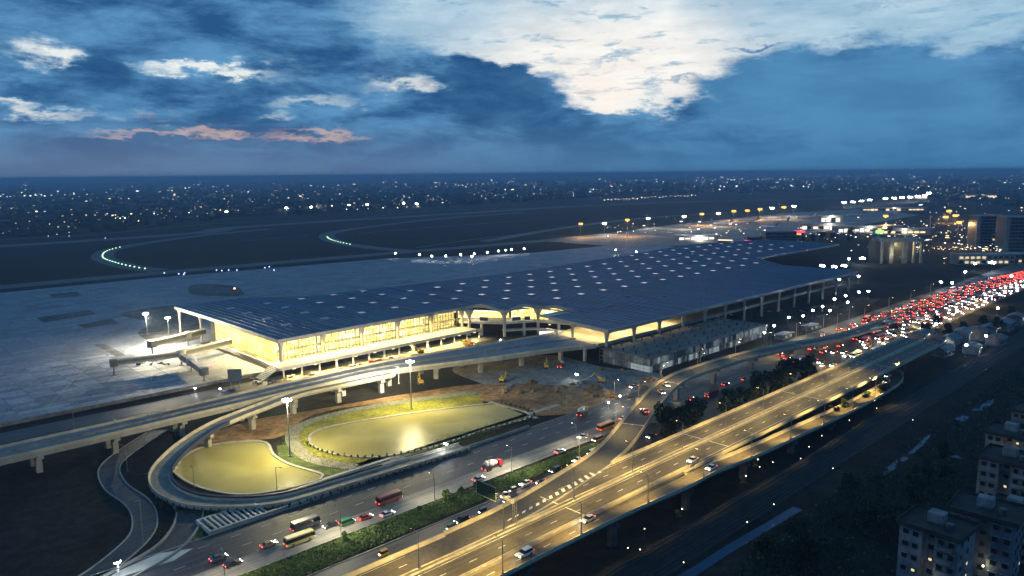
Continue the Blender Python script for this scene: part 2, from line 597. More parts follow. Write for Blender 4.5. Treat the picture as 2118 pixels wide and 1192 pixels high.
# nearest slabs one by one
slab_ms = [mat('slab_concrete_%s' % k, c, 0.75, 0.22, 0.4, 0.1) for k, c in (('pale', (0.34, 0.355, 0.385)), ('grey', (0.27, 0.285, 0.315)), ('dull', (0.215, 0.225, 0.245)))]
slab_mes = [MB().box((0, 0, 0), (9.85, 4.85, 0.16)).mesh('slab', m) for m in slab_ms]
nsl = 0
for i in range(9):
    for j in range(21):
        x, y = -117 + i * 10.0, 7.0 + j * 5.0
        if x < -120 + y * 0.17 - 6 or nsl >= 290 or rnd.random() < 0.06:
            continue
        o = obj('slab', slab_mes[min(2, int(rnd.random() ** 1.4 * 3))], apron, (x, y, 0.06 + rnd.uniform(0, 0.07)))
        nsl += 1
# unpaved and dark patches on the apron
patch_m = mat('unpaved_patch', (0.105, 0.100, 0.098), 0.95, 0.5, 0.3, 0.05, bump=0.3)
for k, q in enumerate((((250, 650), (380, 633), (420, 690), (395, 705), (330, 712), (285, 690), (310, 668)), ((75, 658), (185, 642), (200, 650), (90, 668)), ((160, 673), (230, 660), (245, 670), (175, 680)), ((195, 714), (215, 712), (262, 736), (240, 738)), ((100, 610), (160, 604), (170, 612), (110, 618)), ((400, 590), (480, 592), (500, 612), (400, 610)))):
    pts = spline([G(*a) for a in q], 6, True) if k in (0, 5) else [G(*a) for a in q]
    struct('bare_patch', MB().poly([(v.x, v.y, 0.2 + 0.01 * k) for v in pts[::-1]]), patch_m, label='unpaved dark patch left in the new apron')
# painted stand lines and lead-in lines on the apron
sl = MB()
for k, (a, b) in enumerate((((-150, 120), (-40, 120)), ((-100, 20), (-60, 100)), ((-60, 10), (-48, 44)), ((-140, 150), (150, 152)), ((60, 190), (480, 180)), ((-90, 240), (420, 232)))):
    A_, B_ = Vector((*a, 0.235)), Vector((*b, 0.235))
    sl.sweep([A_, (A_ + B_) / 2, B_], [(0.28, 0.0), (-0.28, 0.0)], closed=False)
sl.build('stand_lines', mat('worn_line_paint', (0.40, 0.38, 0.30), 0.7, 0.4, 0.6, 0.1), apron)
# low retaining wall along the apron front
wl = thing('retaining_wall', 'long low concrete retaining wall along the front of the apron', 'wall', (0, 2.5, 0))
for i in range(24):
    MB().box((0, 0, 0), (9.9, 0.6, 1.6), 0).build('panel', old_concrete, wl, loc=(-225 + i * 10, 0, 0.8))

# ------------------------------------------------------------------ ponds
pond_m = bpy.data.materials.new('muddy_water')
pond_m.use_nodes = True
t = NT(pond_m.node_tree)
p = pond_m.node_tree.nodes['Principled BSDF']
pos = t.n('ShaderNodeNewGeometry').outputs['Position']
nn = t.noise(pos, 0.045, 3.0, 0.5, 0.5)
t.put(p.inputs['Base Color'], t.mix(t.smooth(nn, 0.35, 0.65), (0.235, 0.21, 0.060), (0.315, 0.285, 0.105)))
p.inputs['Roughness'].default_value = 0.34
p.inputs['Specular IOR Level'].default_value = 0.10
b = t.n('ShaderNodeBump')
b.inputs['Strength'].default_value = 0.3
b.inputs['Distance'].default_value = 0.3
t.put(b.inputs['Height'], t.noise(t.vm('MULTIPLY', pos, (1.0, 1.6, 1.0)), 1.3, 4.0, 0.6, 0.4))
t.put(p.inputs['Normal'], b.outputs[0])
P1 = [(362, 978), (372, 952), (415, 927), (480, 916), (538, 914), (556, 922), (566, 942), (600, 962), (668, 984), (640, 1000), (570, 1017), (490, 1024), (410, 1008)]
P2 = [(640, 912), (650, 895), (700, 880), (850, 856), (1005, 837), (1030, 839), (1098, 862), (1010, 888), (930, 915), (860, 934), (780, 947), (705, 943), (655, 928)]
pond_paths = []
for k, (P_, lab) in enumerate(((P1, 'smaller muddy yellow pond inside the loop ramp'), (P2, 'larger long muddy yellow pond beside the road'))):
    path = spline([G(*a) for a in P_], 2.5, True)
    if sum(a.x * b.y - b.x * a.y for a, b in zip(path, path[1:] + path[:1])) < 0:
        path.reverse()
    pond_paths.append(path)
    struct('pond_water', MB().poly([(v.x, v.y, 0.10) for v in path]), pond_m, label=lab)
    cl = path + [path[0], path[1]]
    tag(MB().sweep(cl, [(0.5, 0.0), (0.5, 0.35), (-0.5, 0.45), (-0.5, 0.0)]).build('pond_kerb', concrete), 'pale concrete edge around the ' + ('smaller' if k == 0 else 'larger') + ' pond', 'kerb')
# lawn between the larger pond and its ring road
ring = [(G(735, 967)), G(660, 955), G(622, 935), G(604, 908), G(612, 888), G(660, 866), G(760, 843), G(900, 822), G(985, 812)]
ring_path = spline(ring, 3)
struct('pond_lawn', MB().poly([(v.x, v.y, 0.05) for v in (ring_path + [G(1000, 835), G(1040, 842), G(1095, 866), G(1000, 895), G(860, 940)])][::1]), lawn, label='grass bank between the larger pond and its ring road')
struct('ring_road', ribbon(ring_path, 2.6, -2.6, 0.09), pale_road, label='pale road curving around the head of the larger pond')
struct('pond_path', ribbon(spline([G(1012, 832), G(1060, 846), G(1110, 866)], 3), 1.2, -1.2, 0.10), concrete, label='concrete path at the far end of the larger pond')
mid = spline([G(590, 920), G(596, 945), G(620, 958), G(690, 978), G(735, 972)], 3)
struct('bank_grass', ribbon(mid, 3.2, -3.0, 0.06), verge, label='strip of grass between the two ponds')
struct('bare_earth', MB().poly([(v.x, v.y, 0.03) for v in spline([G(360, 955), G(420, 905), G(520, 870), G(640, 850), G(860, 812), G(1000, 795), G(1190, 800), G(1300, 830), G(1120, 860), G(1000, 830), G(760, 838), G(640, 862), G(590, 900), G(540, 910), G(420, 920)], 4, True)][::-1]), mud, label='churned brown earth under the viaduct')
struct('building_site', MB().poly([(v.x, v.y, 0.02) for v in spline([G(940, 760), G(1130, 735), G(1250, 760), G(1370, 775), G(1330, 815), G(1230, 845), G(1120, 850), G(1010, 800)], 4, True)][::-1]), old_concrete, label='bare grey ground of the building site')

# ------------------------------------------------------------------ surface roads
XA, XB = -330.0, 900.0
line = lambda y, a=XA, b=XB, z=0.0: [Vector((a + (b - a) * k / 40, y, z)) for k in range(41)]
struct('main_road', ribbon(line(-160.0), 8.6, -9.5, 0.07), asphalt, label='dark main road with traffic beside the ponds')
struct('road_shoulder', ribbon(line(-173.6, XA, 190), 4.2, -4.2, 0.08), pale_road, label='pale paved strip between main road and hedge')
struct('service_road', ribbon(line(-199.0, XA, 50), 8.0, -10.0, 0.06), asphalt, label='service road between hedge and expressway')
struct('merge_road', ribbon(line(-187.5, 40, 190), 10.5, -10.5, 0.065), deck_asphalt, label='wide merging road between the flyover and the trees')
struct('highway', ribbon(line(-181.0, 190, 900), 22.0, -22.0, 0.10), deck_asphalt, label='wide highway jammed with cars in the distance')
mk = MB()
for y, a, b in ((-156.6, -130, 185), (-163.5, -130, 185), (-200.5, -130, 185)):
    x = a
    while x < b:
        mk.poly([(x, y - 0.09, 0.11), (x + 3, y - 0.09, 0.11), (x + 3, y + 0.09, 0.11), (x, y + 0.09, 0.11)])
        x += 9
mk.build('lane_markings', paint)['kind'] = 'structure'
struct('footpath', ribbon(line(-139.2, -60, 60), 1.4, -1.4, 0.10), concrete, label='paved footpath along the pond side of the underpass')
struct('verge', ribbon(line(-137.0, -56, 45), 2.2, -1.2, 0.05), verge, label='grass verge along the pond side of the footpath')
struct('verge', MB().poly([(G(*a).x, G(*a).y, 0.04) for a in ((395, 1045), (540, 1052), (420, 1075), (420, 1110), (640, 1060), (330, 1165), (355, 1140), (395, 1090))][::-1]), verge, label='dark grass corner between ramp and main road')
struct('access_road', ribbon(line(-14.0, -330, 130), 7.5, -7.5, 0.07), asphalt, label='road running between the apron wall and the viaduct')
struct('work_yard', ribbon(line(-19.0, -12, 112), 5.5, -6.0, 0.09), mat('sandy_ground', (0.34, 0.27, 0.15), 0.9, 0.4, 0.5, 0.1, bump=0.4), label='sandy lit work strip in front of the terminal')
struct('forecourt', MB().poly([(70, -26, 0.06), (128, -40, 0.06), (139, -60, 0.06), (60, -44, 0.06)]), asphalt, label='dark forecourt between viaduct and terminal recess')
kerb_prof = [(0.15, 0), (0.15, 0.16), (-0.15, 0.16), (-0.15, 0)]
for y, a, b, lab in ((-151.4, -330, 185, 'kerb on the pond side of the main road'), (-177.9, -330, 45, 'kerb between paved strip and hedge'), (-190.4, -330, 45, 'kerb between hedge and service road')):
    struct('kerb', MB().sweep(line(y, a, b), kerb_prof), concrete, label=lab)
# curved roads in the lower corner
rd2 = spline([G(330, 890), G(275, 925), G(228, 965), G(238, 1005), G(284, 1040), G(300, 1075), G(286, 1115), G(210, 1180), G(120, 1235)], 3)
struct('access_road', ribbon(rd2, 3.2, -3.2, 0.07), asphalt, label='S-shaped unlit road left of the loop ramp')
for s in (3.3, -3.3):
    struct('kerb', MB().sweep(shift(rd2, s), [(0.2, 0), (0.2, 0.3), (-0.2, 0.3), (-0.2, 0)]), concrete, label='kerb of the S-shaped road, %s side' % ('pond' if s < 0 else 'field'))
rdB = spline([G(372, 1030, 0.6), G(392, 1050), G(388, 1085), G(355, 1130), G(290, 1172), G(180, 1230)], 3)
struct('slip_road', ribbon(rdB, 3.6, -3.6, 0.09), ramp_asphalt, label='slip road running down from the loop ramp')
for s in (3.7, -3.7):
    struct('kerb', MB().sweep(shift(rdB, s), [(0.25, 0), (0.25, 0.75), (-0.25, 0.75), (-0.25, 0)]), concrete, label='low wall of the slip road, %s side' % ('ramp' if s < 0 else 'field'))
struct('paved_corner', MB().poly([(G(*a).x, G(*a).y, 0.1) for a in ((330, 1145), (400, 1135), (360, 1160), (200, 1210), (250, 1180))][::-1]), white_concrete, label='pale paved corner where slip road meets main road')

# underpass: trench with struts
ut = thing('underpass', 'open concrete underpass cut crossed by a row of struts', 'underpass', (0, 0, 0))
x0, x1, y0, y1 = TR
MB().poly([(x0, y0, -2.0), (x1, y0, -6.5), (x1, y1, -6.5), (x0, y1, -2.0)]).build('floor', asphalt, ut)
for k, (y, s) in enumerate(((y0, -1), (y1, 1))):
    MB().box(((x0 + x1) / 2, y + s * 0.3, -2.9), (x1 - x0 + 1.2, 0.6, 8.2)).build('side_wall', white_concrete, ut)
MB().box((x0 - 0.3, (y0 + y1) / 2, -2.9), (0.6, y1 - y0 - 0.01, 8.2)).build('end_wall', white_concrete, ut)
strut = MB().box((0, 0, 0), (0.55, y1 - y0 - 0.01, 0.6)).mesh('strut', white_concrete)
for k in range(11):
    obj('strut', strut, ut, (x0 + 1.6 + k * 1.5, (y0 + y1) / 2, 0.9))
roofs = MB().box((0, 0, 0), (20, y1 - y0 - 0.02, 0.5)).mesh('cover_slab', old_concrete)
for k in range(2):
    obj('cover_slab', roofs, ut, (-55.0 + k * 20.05, (y0 + y1) / 2, 0.6))
# earth bank and road-side wall along the underpass
struct('embankment', MB().sweep(line(-150.95 - 0.0, -98, 30), [(0.0, 0.0), (0.0, 1.0), (-0.35, 1.0), (-0.4, 0.0)]), concrete, label='low wall between underpass and main road')

# ------------------------------------------------------------------ viaducts
def pier_mesh(h, capw, capd=2.2):
    m = MB()
    m.prism([(-0.95, -1.0), (0.95, -1.0), (0.95, 1.0), (-0.95, 1.0)], 0, h - 1.6)
    m.prism([(-1.1, -capw / 2), (1.1, -capw / 2), (1.1, capw / 2), (-1.1, capw / 2)], h - 0.7, h)
    i = len(m.v)
    z0, z1 = h - 1.6, h - 0.7
    a, b2 = (0.95, 1.0), (1.1, capw / 2)
    m.v += [(-a[0], -a[1], z0), (a[0], -a[1], z0), (a[0], a[1], z0), (-a[0], a[1], z0), (-b2[0], -b2[1], z1), (b2[0], -b2[1], z1), (b2[0], b2[1], z1), (-b2[0], b2[1], z1)]
    for q in ((0, 1, 5, 4), (1, 2, 6, 5), (2, 3, 7, 6), (3, 0, 4, 7)):
        m.f.append(tuple(i + j for j in q))
        m.mi.append(0)
    for sy in (-1, 1):
        m.box((0, sy * (capw / 2 - 0.5), h + 0.25), (1.4, 0.7, 0.5))
    return m


def viaduct(name, label, path, left, right, road_m, para=(True, True), pier_step=26, pier_start=8, thick=1.7, para_m=None, para_rng=None, girder=True, ph=1.0, pier_z=2.5, pier_off=0.0, under=None):
    """Deck with parapets and piers as parts; path carries the road surface."""
    t_ = thing(name, label, 'viaduct')
    para_m = para_m or parapet_m
    l, r = left, right
    c = (l + r) / 2
    hw = (l - r) / 2
    prof = [(l, 0), (l, -0.35), (c + hw * 0.55, -0.7), (c + hw * 0.5, -thick), (c - hw * 0.5, -thick), (c - hw * 0.55, -0.7), (r, -0.35), (r, 0)]
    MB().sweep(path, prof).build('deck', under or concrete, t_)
    MB().sweep(path, [(l - 0.75, 0.012), (r + 0.75, 0.012)], closed=False).build('carriageway', road_m, t_)
    for k, s in enumerate((l, r)):
        if not para[k]:
            continue
        pp = path if not para_rng or not para_rng[k] else [q for q in path if para_rng[k][0] <= q.x <= para_rng[k][1]]
        sg = 1 if k == 0 else -1
        MB().sweep(pp, [(s - sg * 0.02, 0.0), (s - sg * 0.06, ph), (s - sg * 0.34, ph), (s - sg * 0.42, 0.35), (s - sg * 0.72, 0.12), (s - sg * 0.72, 0.0)] if sg > 0 else [(s - sg * 0.72, 0.0), (s - sg * 0.72, 0.12), (s - sg * 0.42, 0.35), (s - sg * 0.34, ph), (s - sg * 0.06, ph), (s - sg * 0.02, 0.0)]).build('parapet', para_m, t_)
    cache = {}
    for p_, h_ in walk(path, pier_step, pier_start):
        hz = p_.z - thick - 0.5
        if hz < pier_z:
            continue
        key = round(hz * 2) / 2
        if key not in cache:
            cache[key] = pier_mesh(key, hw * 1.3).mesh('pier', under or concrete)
        q = Vector((-math.sin(h_), math.cos(h_), 0)) * (c + pier_off)
        obj('pier', cache[key], t_, (p_.x + q.x, p_.y + q.y, hz - key), h_)
    return t_


# departure viaduct in front of the terminal: widens towards the departure deck
near = spline([Vector((-330, -66.5, 8)), Vector((-132, -66.5, 8)), Vector((-68, -64.4, 8)), Vector((-3, -62.8, 8)), Vector((22, -64.3, 8)), Vector((69, -79.0, 8)), Vector((112, -91, 8)), Vector((133, -100, 8))], 4)
far = spline([Vector((-330, -52, 8)), Vector((-127, -52, 8)), Vector((-61, -50, 8)), Vector((-14, -47.5, 8)), Vector((35, -47.5, 8)), Vector((91, -56, 8)), Vector((133, -62, 8)), Vector((141, -63, 8))], 4)
dv = thing('departure_viaduct', 'elevated concrete road sweeping up to the terminal departure level', 'viaduct')


def at_param(path, t):
    f = t * (len(path) - 1)
    i = min(int(f), len(path) - 2)
    return path[i].lerp(path[i + 1], f - i)


NK = 110
nn_ = [at_param(near, k / NK) for k in range(NK + 1)]
ff_ = [at_param(far, k / NK) for k in range(NK + 1)]
m = MB()
for k in range(NK):
    a, b, c, d = nn_[k], nn_[k + 1], ff_[k + 1], ff_[k]
    m.poly([a, b, c, d])
    dn = Vector((0, 0, -1.6))
    m.poly([a + dn, d + dn, c + dn, b + dn])
    m.poly([a, a + dn, b + dn, b])
    m.poly([d, c, c + dn, d + dn])
m.build('deck', concrete, dv)
m = MB()
for k in range(NK):
    f = lambda a, b, s: (a.lerp(b, s) + Vector((0, 0, 0.015)))
    m.poly([f(nn_[k], ff_[k], 0.05), f(nn_[k + 1], ff_[k + 1], 0.05), f(nn_[k + 1], ff_[k + 1], 0.95), f(nn_[k], ff_[k], 0.95)])
m.build('carriageway', mat('grey_carriageway', (0.20, 0.22, 0.25), 0.75, 0.18, 0.4, 0.06), dv)
pprof = [(0.25, 0), (0.2, 1.0), (-0.15, 1.0), (-0.3, 0.3), (-0.3, 0)]
MB().sweep(shift(nn_, 0.35), pprof).build('parapet', parapet_m, dv)
MB().sweep(shift(ff_, -0.35), pprof).build('parapet', parapet_m, dv)
mdl = [a.lerp(b, 0.5) for a, b in zip(nn_, ff_)]
MB().sweep(mdl, [(0.25, 0.01), (0.12, 0.75), (-0.12, 0.75), (-0.25, 0.01)]).build('median_barrier', old_concrete, dv)
pm = pier_mesh(6.2, 7.0).mesh('pier', concrete)
for row, frac in ((nn_, 0.22), (ff_, 0.22)):
    oth = ff_ if row is nn_ else nn_
    for p_, h_ in walk([a.lerp(b, frac) for a, b in zip(row, oth)], 24.4, 14):
        if p_.x < 128:
            obj('pier', pm, dv, (p_.x, p_.y, -0.0), h_)
# loop ramp round the small pond
lp = spline([Vector((22, -68.6, 8.02)), Vector((-3, -67.2, 8.02)), Vector((-26, -67.0, 8.0)), G(540, 843, 7.6), G(450, 879, 6.7), G(385, 920, 5.4), G(341, 962, 4.2), G(330, 990, 3.4), G(345, 1016, 2.6), G(388, 1036, 1.9), G(440, 1043, 1.5), G(520, 1043, 1.2), G(600, 1032, 1.0), G(700, 1003, 0.9), G(800, 973, 0.8), G(905, 942, 0.5), G(960, 925, 0.3)], 2.5)
lpt = viaduct('loop_ramp', 'curved concrete loop ramp winding down around the smaller pond', lp, 3.4, -3.4, mat('ramp_concrete', (0.22, 0.205, 0.18), 0.75, 0.22, 0.6, 0.09), pier_step=22, pier_start=6, thick=1.4)
inner = [q for q in shift(lp, 3.3) if q.y < -80 and q.x < -35]
MB().sweep(inner, [(0.5, -0.3), (0.5, 1.25), (-0.28, 1.25), (-0.28, -0.3)][::-1]).build('navy_screen', navy_barrier, lpt)
bal = MB().box((0, 0, 0), (0.35, 0.35, 0.9)).mesh('baluster', dark_steel)
for p_, h_ in walk([q for q in shift(lp, -3.9) if q.y < -112 and q.x < 30], 2.6):
    obj('baluster', bal, lpt, (p_.x, p_.y, p_.z + 0.1), h_)

# expressway
shade_toned = mat('shade_toned_concrete', (0.075, 0.075, 0.082), 0.9, 0.35, 0.5, 0.1)  # concrete darkened in colour to stand in for shade on deck sides and piers
EZ = 9.0
ex = lambda y, a, b, z=EZ, n=None: [Vector((a + (b - a) * k / (n or 60), y, z)) for k in range((n or 60) + 1)]
ew = viaduct('expressway', 'wide elevated expressway deck lit yellow, running past the terminal', ex(-222.3, -260, 262, EZ, 130), 10.3, -10.6, deck_asphalt, para=(True, True), para_rng=((3, 300), (20, 300)), pier_step=33, pier_start=12, thick=2.1, under=shade_toned)
MB().sweep(ex(-212.35, -260, -62, EZ), [(0.35, 0), (0.3, 1.0), (0.0, 1.0), (-0.35, 0.12), (-0.35, 0.0)]).build('parapet', parapet_m, ew)
med_prof = [(0.9, 0.02), (0.85, 0.3), (0.3, 0.45), (0.22, 1.0), (-0.22, 1.0), (-0.3, 0.45), (-0.85, 0.3), (-0.9, 0.02)]
MB().sweep(ex(-221.6, -260, 262), med_prof).build('median_barrier', parapet_m, ew)
MB().sweep(ex(-231.2, -260, 20), [(0.55, 0.02), (0.5, 0.9), (0.3, 0.9), (0.2, 0.25), (-0.2, 0.25), (-0.3, 0.9), (-0.5, 0.9), (-0.55, 0.02)]).build('median_barrier', parapet_m, ew)
mk = MB()


def dash(mb, y, a, b, L=2.4, gap=7.0, wd=0.2, z=EZ + 0.03):
    x = a
    while x < b:
        mb.poly([(x, y - wd / 2, z), (x + L, y - wd / 2, z), (x + L, y + wd / 2, z), (x, y + wd / 2, z)])
        x += L + gap


dash(mk, -216.9, -258, 258)
dash(mk, -226.6, -254, 258)
for y in (-213.4, -220.3, -223.0, -230.2):
    dash(mk, y, -258, 258, 515, 1, 0.14)
for x in (-28, 45, 118, 190):
    for y0_, y1_ in ((-213.2, -220.6), (-222.8, -230.4)):
        mk.poly([(x, y0_, EZ + 0.035), (x + 0.35, y0_, EZ + 0.035), (x + 0.35, y1_, EZ + 0.035), (x, y1_, EZ + 0.035)][::-1])
mk.build('lane_markings', paint, ew)

# low exit ramp on the outer side, dropping and turning under the deck
xr = spline([Vector((-260, -234.0, 9.02)), Vector((-150, -234.0, 9.02)), Vector((-60, -234.0, 9.02)), Vector((-20, -234.6, 9.0)), Vector((10, -236.3, 8.8)), G(1450, 979, 8.4), G(1550, 939, 7.6), G(1640, 898, 6.6), G(1740, 852, 4.8), G(1805, 818, 3.2), G(1845, 793, 2.2), G(1853, 775, 1.6), G(1838, 765, 1.2), G(1815, 768, 0.8)], 4)
low = viaduct('exit_ramp', 'lower yellow-lit exit ramp dropping beside the expressway and turning under it', xr, 3.4, -3.4, mat('exit_asphalt', (0.125, 0.10, 0.065), 0.65, 0.16, 0.8, 0.07, streak=0.25), para_rng=((15, 400), (-300, 400)), pier_step=33, pier_start=40, thick=1.7, under=shade_toned)
mk = MB()
dash(mk, -234.0, -255, -24, z=9.05)
mk.build('lane_markings', paint, low)

# ramp that leaves the expressway and crosses the main road
rp = spline([Vector((-75, -216.4, 9.03)), Vector((-40, -215.2, 9.03)), G(1195, 982, 9.03), G(1272, 925, 9.2), G(1338, 842, 9.5), G(1388, 792, 9.5), G(1450, 765, 9.3), G(1540, 738, 8.6), G(1640, 716, 6.8), G(1740, 697, 4.0), G(1830, 668, 1.4), G(1880, 648, 0.3)], 4)
up = viaduct('flyover_ramp', 'curving flyover ramp branching off the expressway across the main road', rp, 4.8, -4.8, ramp_asphalt, para_rng=((-62, 500), (2, 500)), pier_step=34, pier_start=150, thick=1.7)
mk = MB()
for p_, h_ in walk(rp, 60, 118):
    mk.box((p_.x, p_.y, p_.z + 0.02), (0.35, 8.0, 0.03), h_)
mk.build('expansion_joint', paint, up)
# portal bent carrying the ramp over the road
for (a, b), lab in ((((1323, 862), (1398, 872)), 'near'),):
    A_, B_ = G(*a), G(*b)
    d_ = (B_ - A_)
    h_ = math.atan2(d_.y, d_.x)
    for q in (A_, B_):
        MB().box((0, 0, 0), (2.0, 2.0, 7.2)).build('portal_column', parapet_m, up, loc=(q.x, q.y, 3.6), rz=h_)
    cc = (A_ + B_) / 2
    MB().box((0, 0, 0), (d_.length + 3.2, 2.2, 1.3)).build('portal_beam', parapet_m, up, loc=(cc.x, cc.y, 7.2), rz=h_)
# painted chevrons in the gore
cv = MB()
for k in range(15):
    x = -44 + k * 3.0
    wd = 0.5 + 0.16 * k
    y = -217.6 + 0.24 * k
    cv.poly([(x, y + wd, EZ + 0.055), (x - 1.1, y, EZ + 0.055), (x + 0.2, y, EZ + 0.055), (x + 1.3, y + wd, EZ + 0.055)])
cv.build('gore_chevrons', paint, ew)

# ------------------------------------------------------------------ terminal
roof_m = mat('roof_metal', (0.028, 0.105, 0.180), 0.6, 0.2, 0.15, 0.03, metal=0.0, spec=0.2, streak=0.35, grain=(0.35, 0.02, 0.5))
roof_m2 = mat('roof_metal_pale', (0.036, 0.122, 0.205), 0.6, 0.2, 0.15, 0.03, metal=0.0, spec=0.2, streak=0.35, grain=(0.35, 0.02, 0.5))
rib_m = mat('roof_rib', (0.06, 0.15, 0.25), 0.55, 0.1, 0.3, 0.1)
fascia_m = mat('fascia', (0.34, 0.33, 0.33), 0.5, 0.1, 0.3, 0.05)
soffit_m = mat('soffit', (0.55, 0.50, 0.38), 0.6, 0.1, 0.3, 0.05)
col_m = mat('column_concrete', (0.50, 0.47, 0.40), 0.65, 0.12, 0.4, 0.1)
mull_m = mat('mullion', (0.20, 0.17, 0.11), 0.5, 0.1, 1.0, 0.3)
T = thing('airport_terminal', 'huge airport terminal with flat blue roof, square skylights and lit glass front', 'terminal')
RZ = 17.0


def interp(tab, x):
    if x <= tab[0][0]:
        return tab[0][1]
    for (a, b), (c, d) in zip(tab, tab[1:]):
        if x <= c:
            return b + (d - b) * (x - a) / (c - a)
    return tab[-1][1]


FRONT = [(0, 0), (110, 3.5), (127, 2), (140, -22), (160, -28), (167, -54.5), (167.2, -106.5), (463, -106.5), (463.3, -40), (470, -30), (498, 4), (690, 4)]
BACK = [(0, 142.5), (45, 143), (78, 116), (187, 107), (283, 102), (343, 107), (430, 113), (580, 130), (690, 97)]


def roof_z(x, y):
    z = RZ + 0.9 * math.exp(-((x - 60) / 70) ** 2) * math.exp(-((y - 70) / 60) ** 2)
    for cx, cy, a in ((131, -8, 2.6), (151, -27, 2.4), (164, -42, 1.8)):
        z += a * math.exp(-(((x - cx) ** 2 + (y - cy) ** 2) / 60.0))
    z -= 0.6 * math.exp(-(((x - 140) ** 2 + (y + 22) ** 2) / 14.0))
    return z


PITCHX = 4.07


def roof_strip(xa, xb, ya0, ya1, yb0, yb1, k, nseg):
    m = MB()
    for s in range(nseg):
        f0, f1 = s / nseg, (s + 1) / nseg
        q = []
        for x, y0_, y1_ in ((xa, ya0, ya1), (xb, yb0, yb1)):
            q.append((Vector((x, y0_ + (y1_ - y0_) * f0, 0)), Vector((x, y0_ + (y1_ - y0_) * f1, 0))))
        top = [q[0][0], q[1][0], q[1][1], q[0][1]]
        tz = [Vector((v.x, v.y, roof_z(v.x, v.y))) for v in top]
        m.poly(tz)
        m.poly([v - Vector((0, 0, 0.5)) for v in reversed(tz)])
        if s == 0:
            m.poly([tz[1], tz[0], tz[0] - Vector((0, 0, 0.5)), tz[1] - Vector((0, 0, 0.5))])
        r0, r1 = tz[0], tz[3]
        for dx, sgn in ((0.0, 1),):
            a, b = r0 + Vector((0.0, 0, 0)), r1
            m.poly([a + Vector((0, 0, 0.22)), a + Vector((0.3, 0, 0.22)), b + Vector((0.3, 0, 0.22)), b + Vector((0, 0, 0.22))], 1)
            m.poly([a + Vector((0.3, 0, 0.22)), a + Vector((0.3, 0, 0)), b + Vector((0.3, 0, 0)), b + Vector((0.3, 0, 0.22))], 1)
            m.poly([a, a + Vector((0, 0, 0.22)), b + Vector((0, 0, 0.22)), b], 1)
    return m


xs = sorted(set([k * PITCHX for k in range(int(690 / PITCHX) + 1)] + [127.0, 140.0, 160.0, 167.0, 167.2, 463.0, 463.3, 498.0]))
k = 0
for xa, xb in zip(xs, xs[1:]):
    if xb - xa < 0.25:
        continue
    o = roof_strip(xa, xb, interp(FRONT, xa + 1e-4), interp(BACK, xa), interp(FRONT, xb - 1e-4), interp(BACK, xb), k, 26 if 122 < xa < 170 else 6)
    o.build('roof_panel', [roof_m if (k * 7) % 5 < 3 else roof_m2, rib_m], T)
    k += 1
# the forward canopy left of the main block
CAN = [(135.0, -106.5), (167.1, -106.5), (167.1, -57.0), (141.5, -57.0)]
for xa, xb in ((135.0, 141.5), (141.5, 147.9), (147.9, 154.3), (154.3, 160.7), (160.7, 167.1)):
    yt = lambda x: -106.5 + 49.5 * min(1, max(0.02, (x - 135) / 6.5)) if x < 141.5 else -57.0
    roof_strip(xa, xb, -106.5, yt(xa), -106.5, yt(xb), 0, 2).build('roof_panel', [roof_m, rib_m], T)
# fascia around the roof edge
edge = []
for a, b in zip(FRONT, FRONT[1:]):
    if b[0] - a[0] < 0.5:
        edge.append([a, b])
        continue
    edge.append([a, b])


def fascia(pts, h0=-1.7, h1=0.15, inset=0.0):
    path = []
    for (ax, ay), (bx, by) in zip(pts, pts[1:]):
        n = max(1, int(math.hypot(bx - ax, by - ay) / 2.0))
        for s in range(n):
            path.append(Vector((ax + (bx - ax) * s / n, ay + (by - ay) * s / n, 0)))
    path.append(Vector((*pts[-1], 0)))
    path = [Vector((v.x, v.y, roof_z(v.x, v.y))) for v in path]
    return MB().sweep(path, [(0.25, h1), (-0.35, h1), (-0.35, h0), (0.25, h0)]).build('fascia', fascia_m, T)


fascia([(0, 142.5), (0, 0), (60, 1.9), (110, 3.5), (127, 2), (140, -22), (160, -28), (167, -54.5)])
fascia([(167, -57.0), (141.5, -57.0), (135, -106.5), (300, -106.5), (463.2, -106.5), (463.3, -40), (470, -30), (498, 4), (690, 4), (690, 97)])
# soffits
m = MB()
for pl in ([(1, 2), (126, 4), (139, -20), (159, -26), (166, -53), (166, 40), (1, 40)], [(1, 40), (20, 40), (20, 141), (1, 141)], [(136, -105.5), (462, -105.5), (462, -45), (142.5, -45)]):
    m.poly([(x, y, RZ - 1.15) for x, y in pl][::-1])
m.build('soffit', soffit_m, T)

# skylights
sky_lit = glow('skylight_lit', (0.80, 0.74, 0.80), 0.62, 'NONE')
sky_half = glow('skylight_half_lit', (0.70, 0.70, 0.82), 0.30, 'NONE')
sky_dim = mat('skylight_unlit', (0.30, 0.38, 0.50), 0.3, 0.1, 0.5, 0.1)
m = MB()
m.box((0, 0, 0.25), (4.7, 4.7, 0.5), 0, 0)
m.poly([(-2.05, -2.05, 0.52), (2.05, -2.05, 0.52), (2.05, 2.05, 0.52), (-2.05, 2.05, 0.52)], 1)
s_lit = m.mesh('skylight', [rib_m, sky_lit])
s_dim = m.mesh('skylight', [rib_m, sky_dim])
s_half = m.mesh('skylight', [rib_m, sky_half])
for i in range(26):
    for j, y in enumerate((-17.5, 6.8, 31.0, 55.3, 80.5, 104.5)):
        x = 21.0 + i * 24.3
        fy, by = interp(FRONT, x), interp(BACK, x)
        if y < fy + 11 or y > by - 8 or x > 640 or (y < 0 and x < 185) or (y < 20 and x < 160):
            continue
        obj('skylight', s_lit if x > 150 else s_half if x > 62 else s_dim, T, (x, y, roof_z(x, y)))
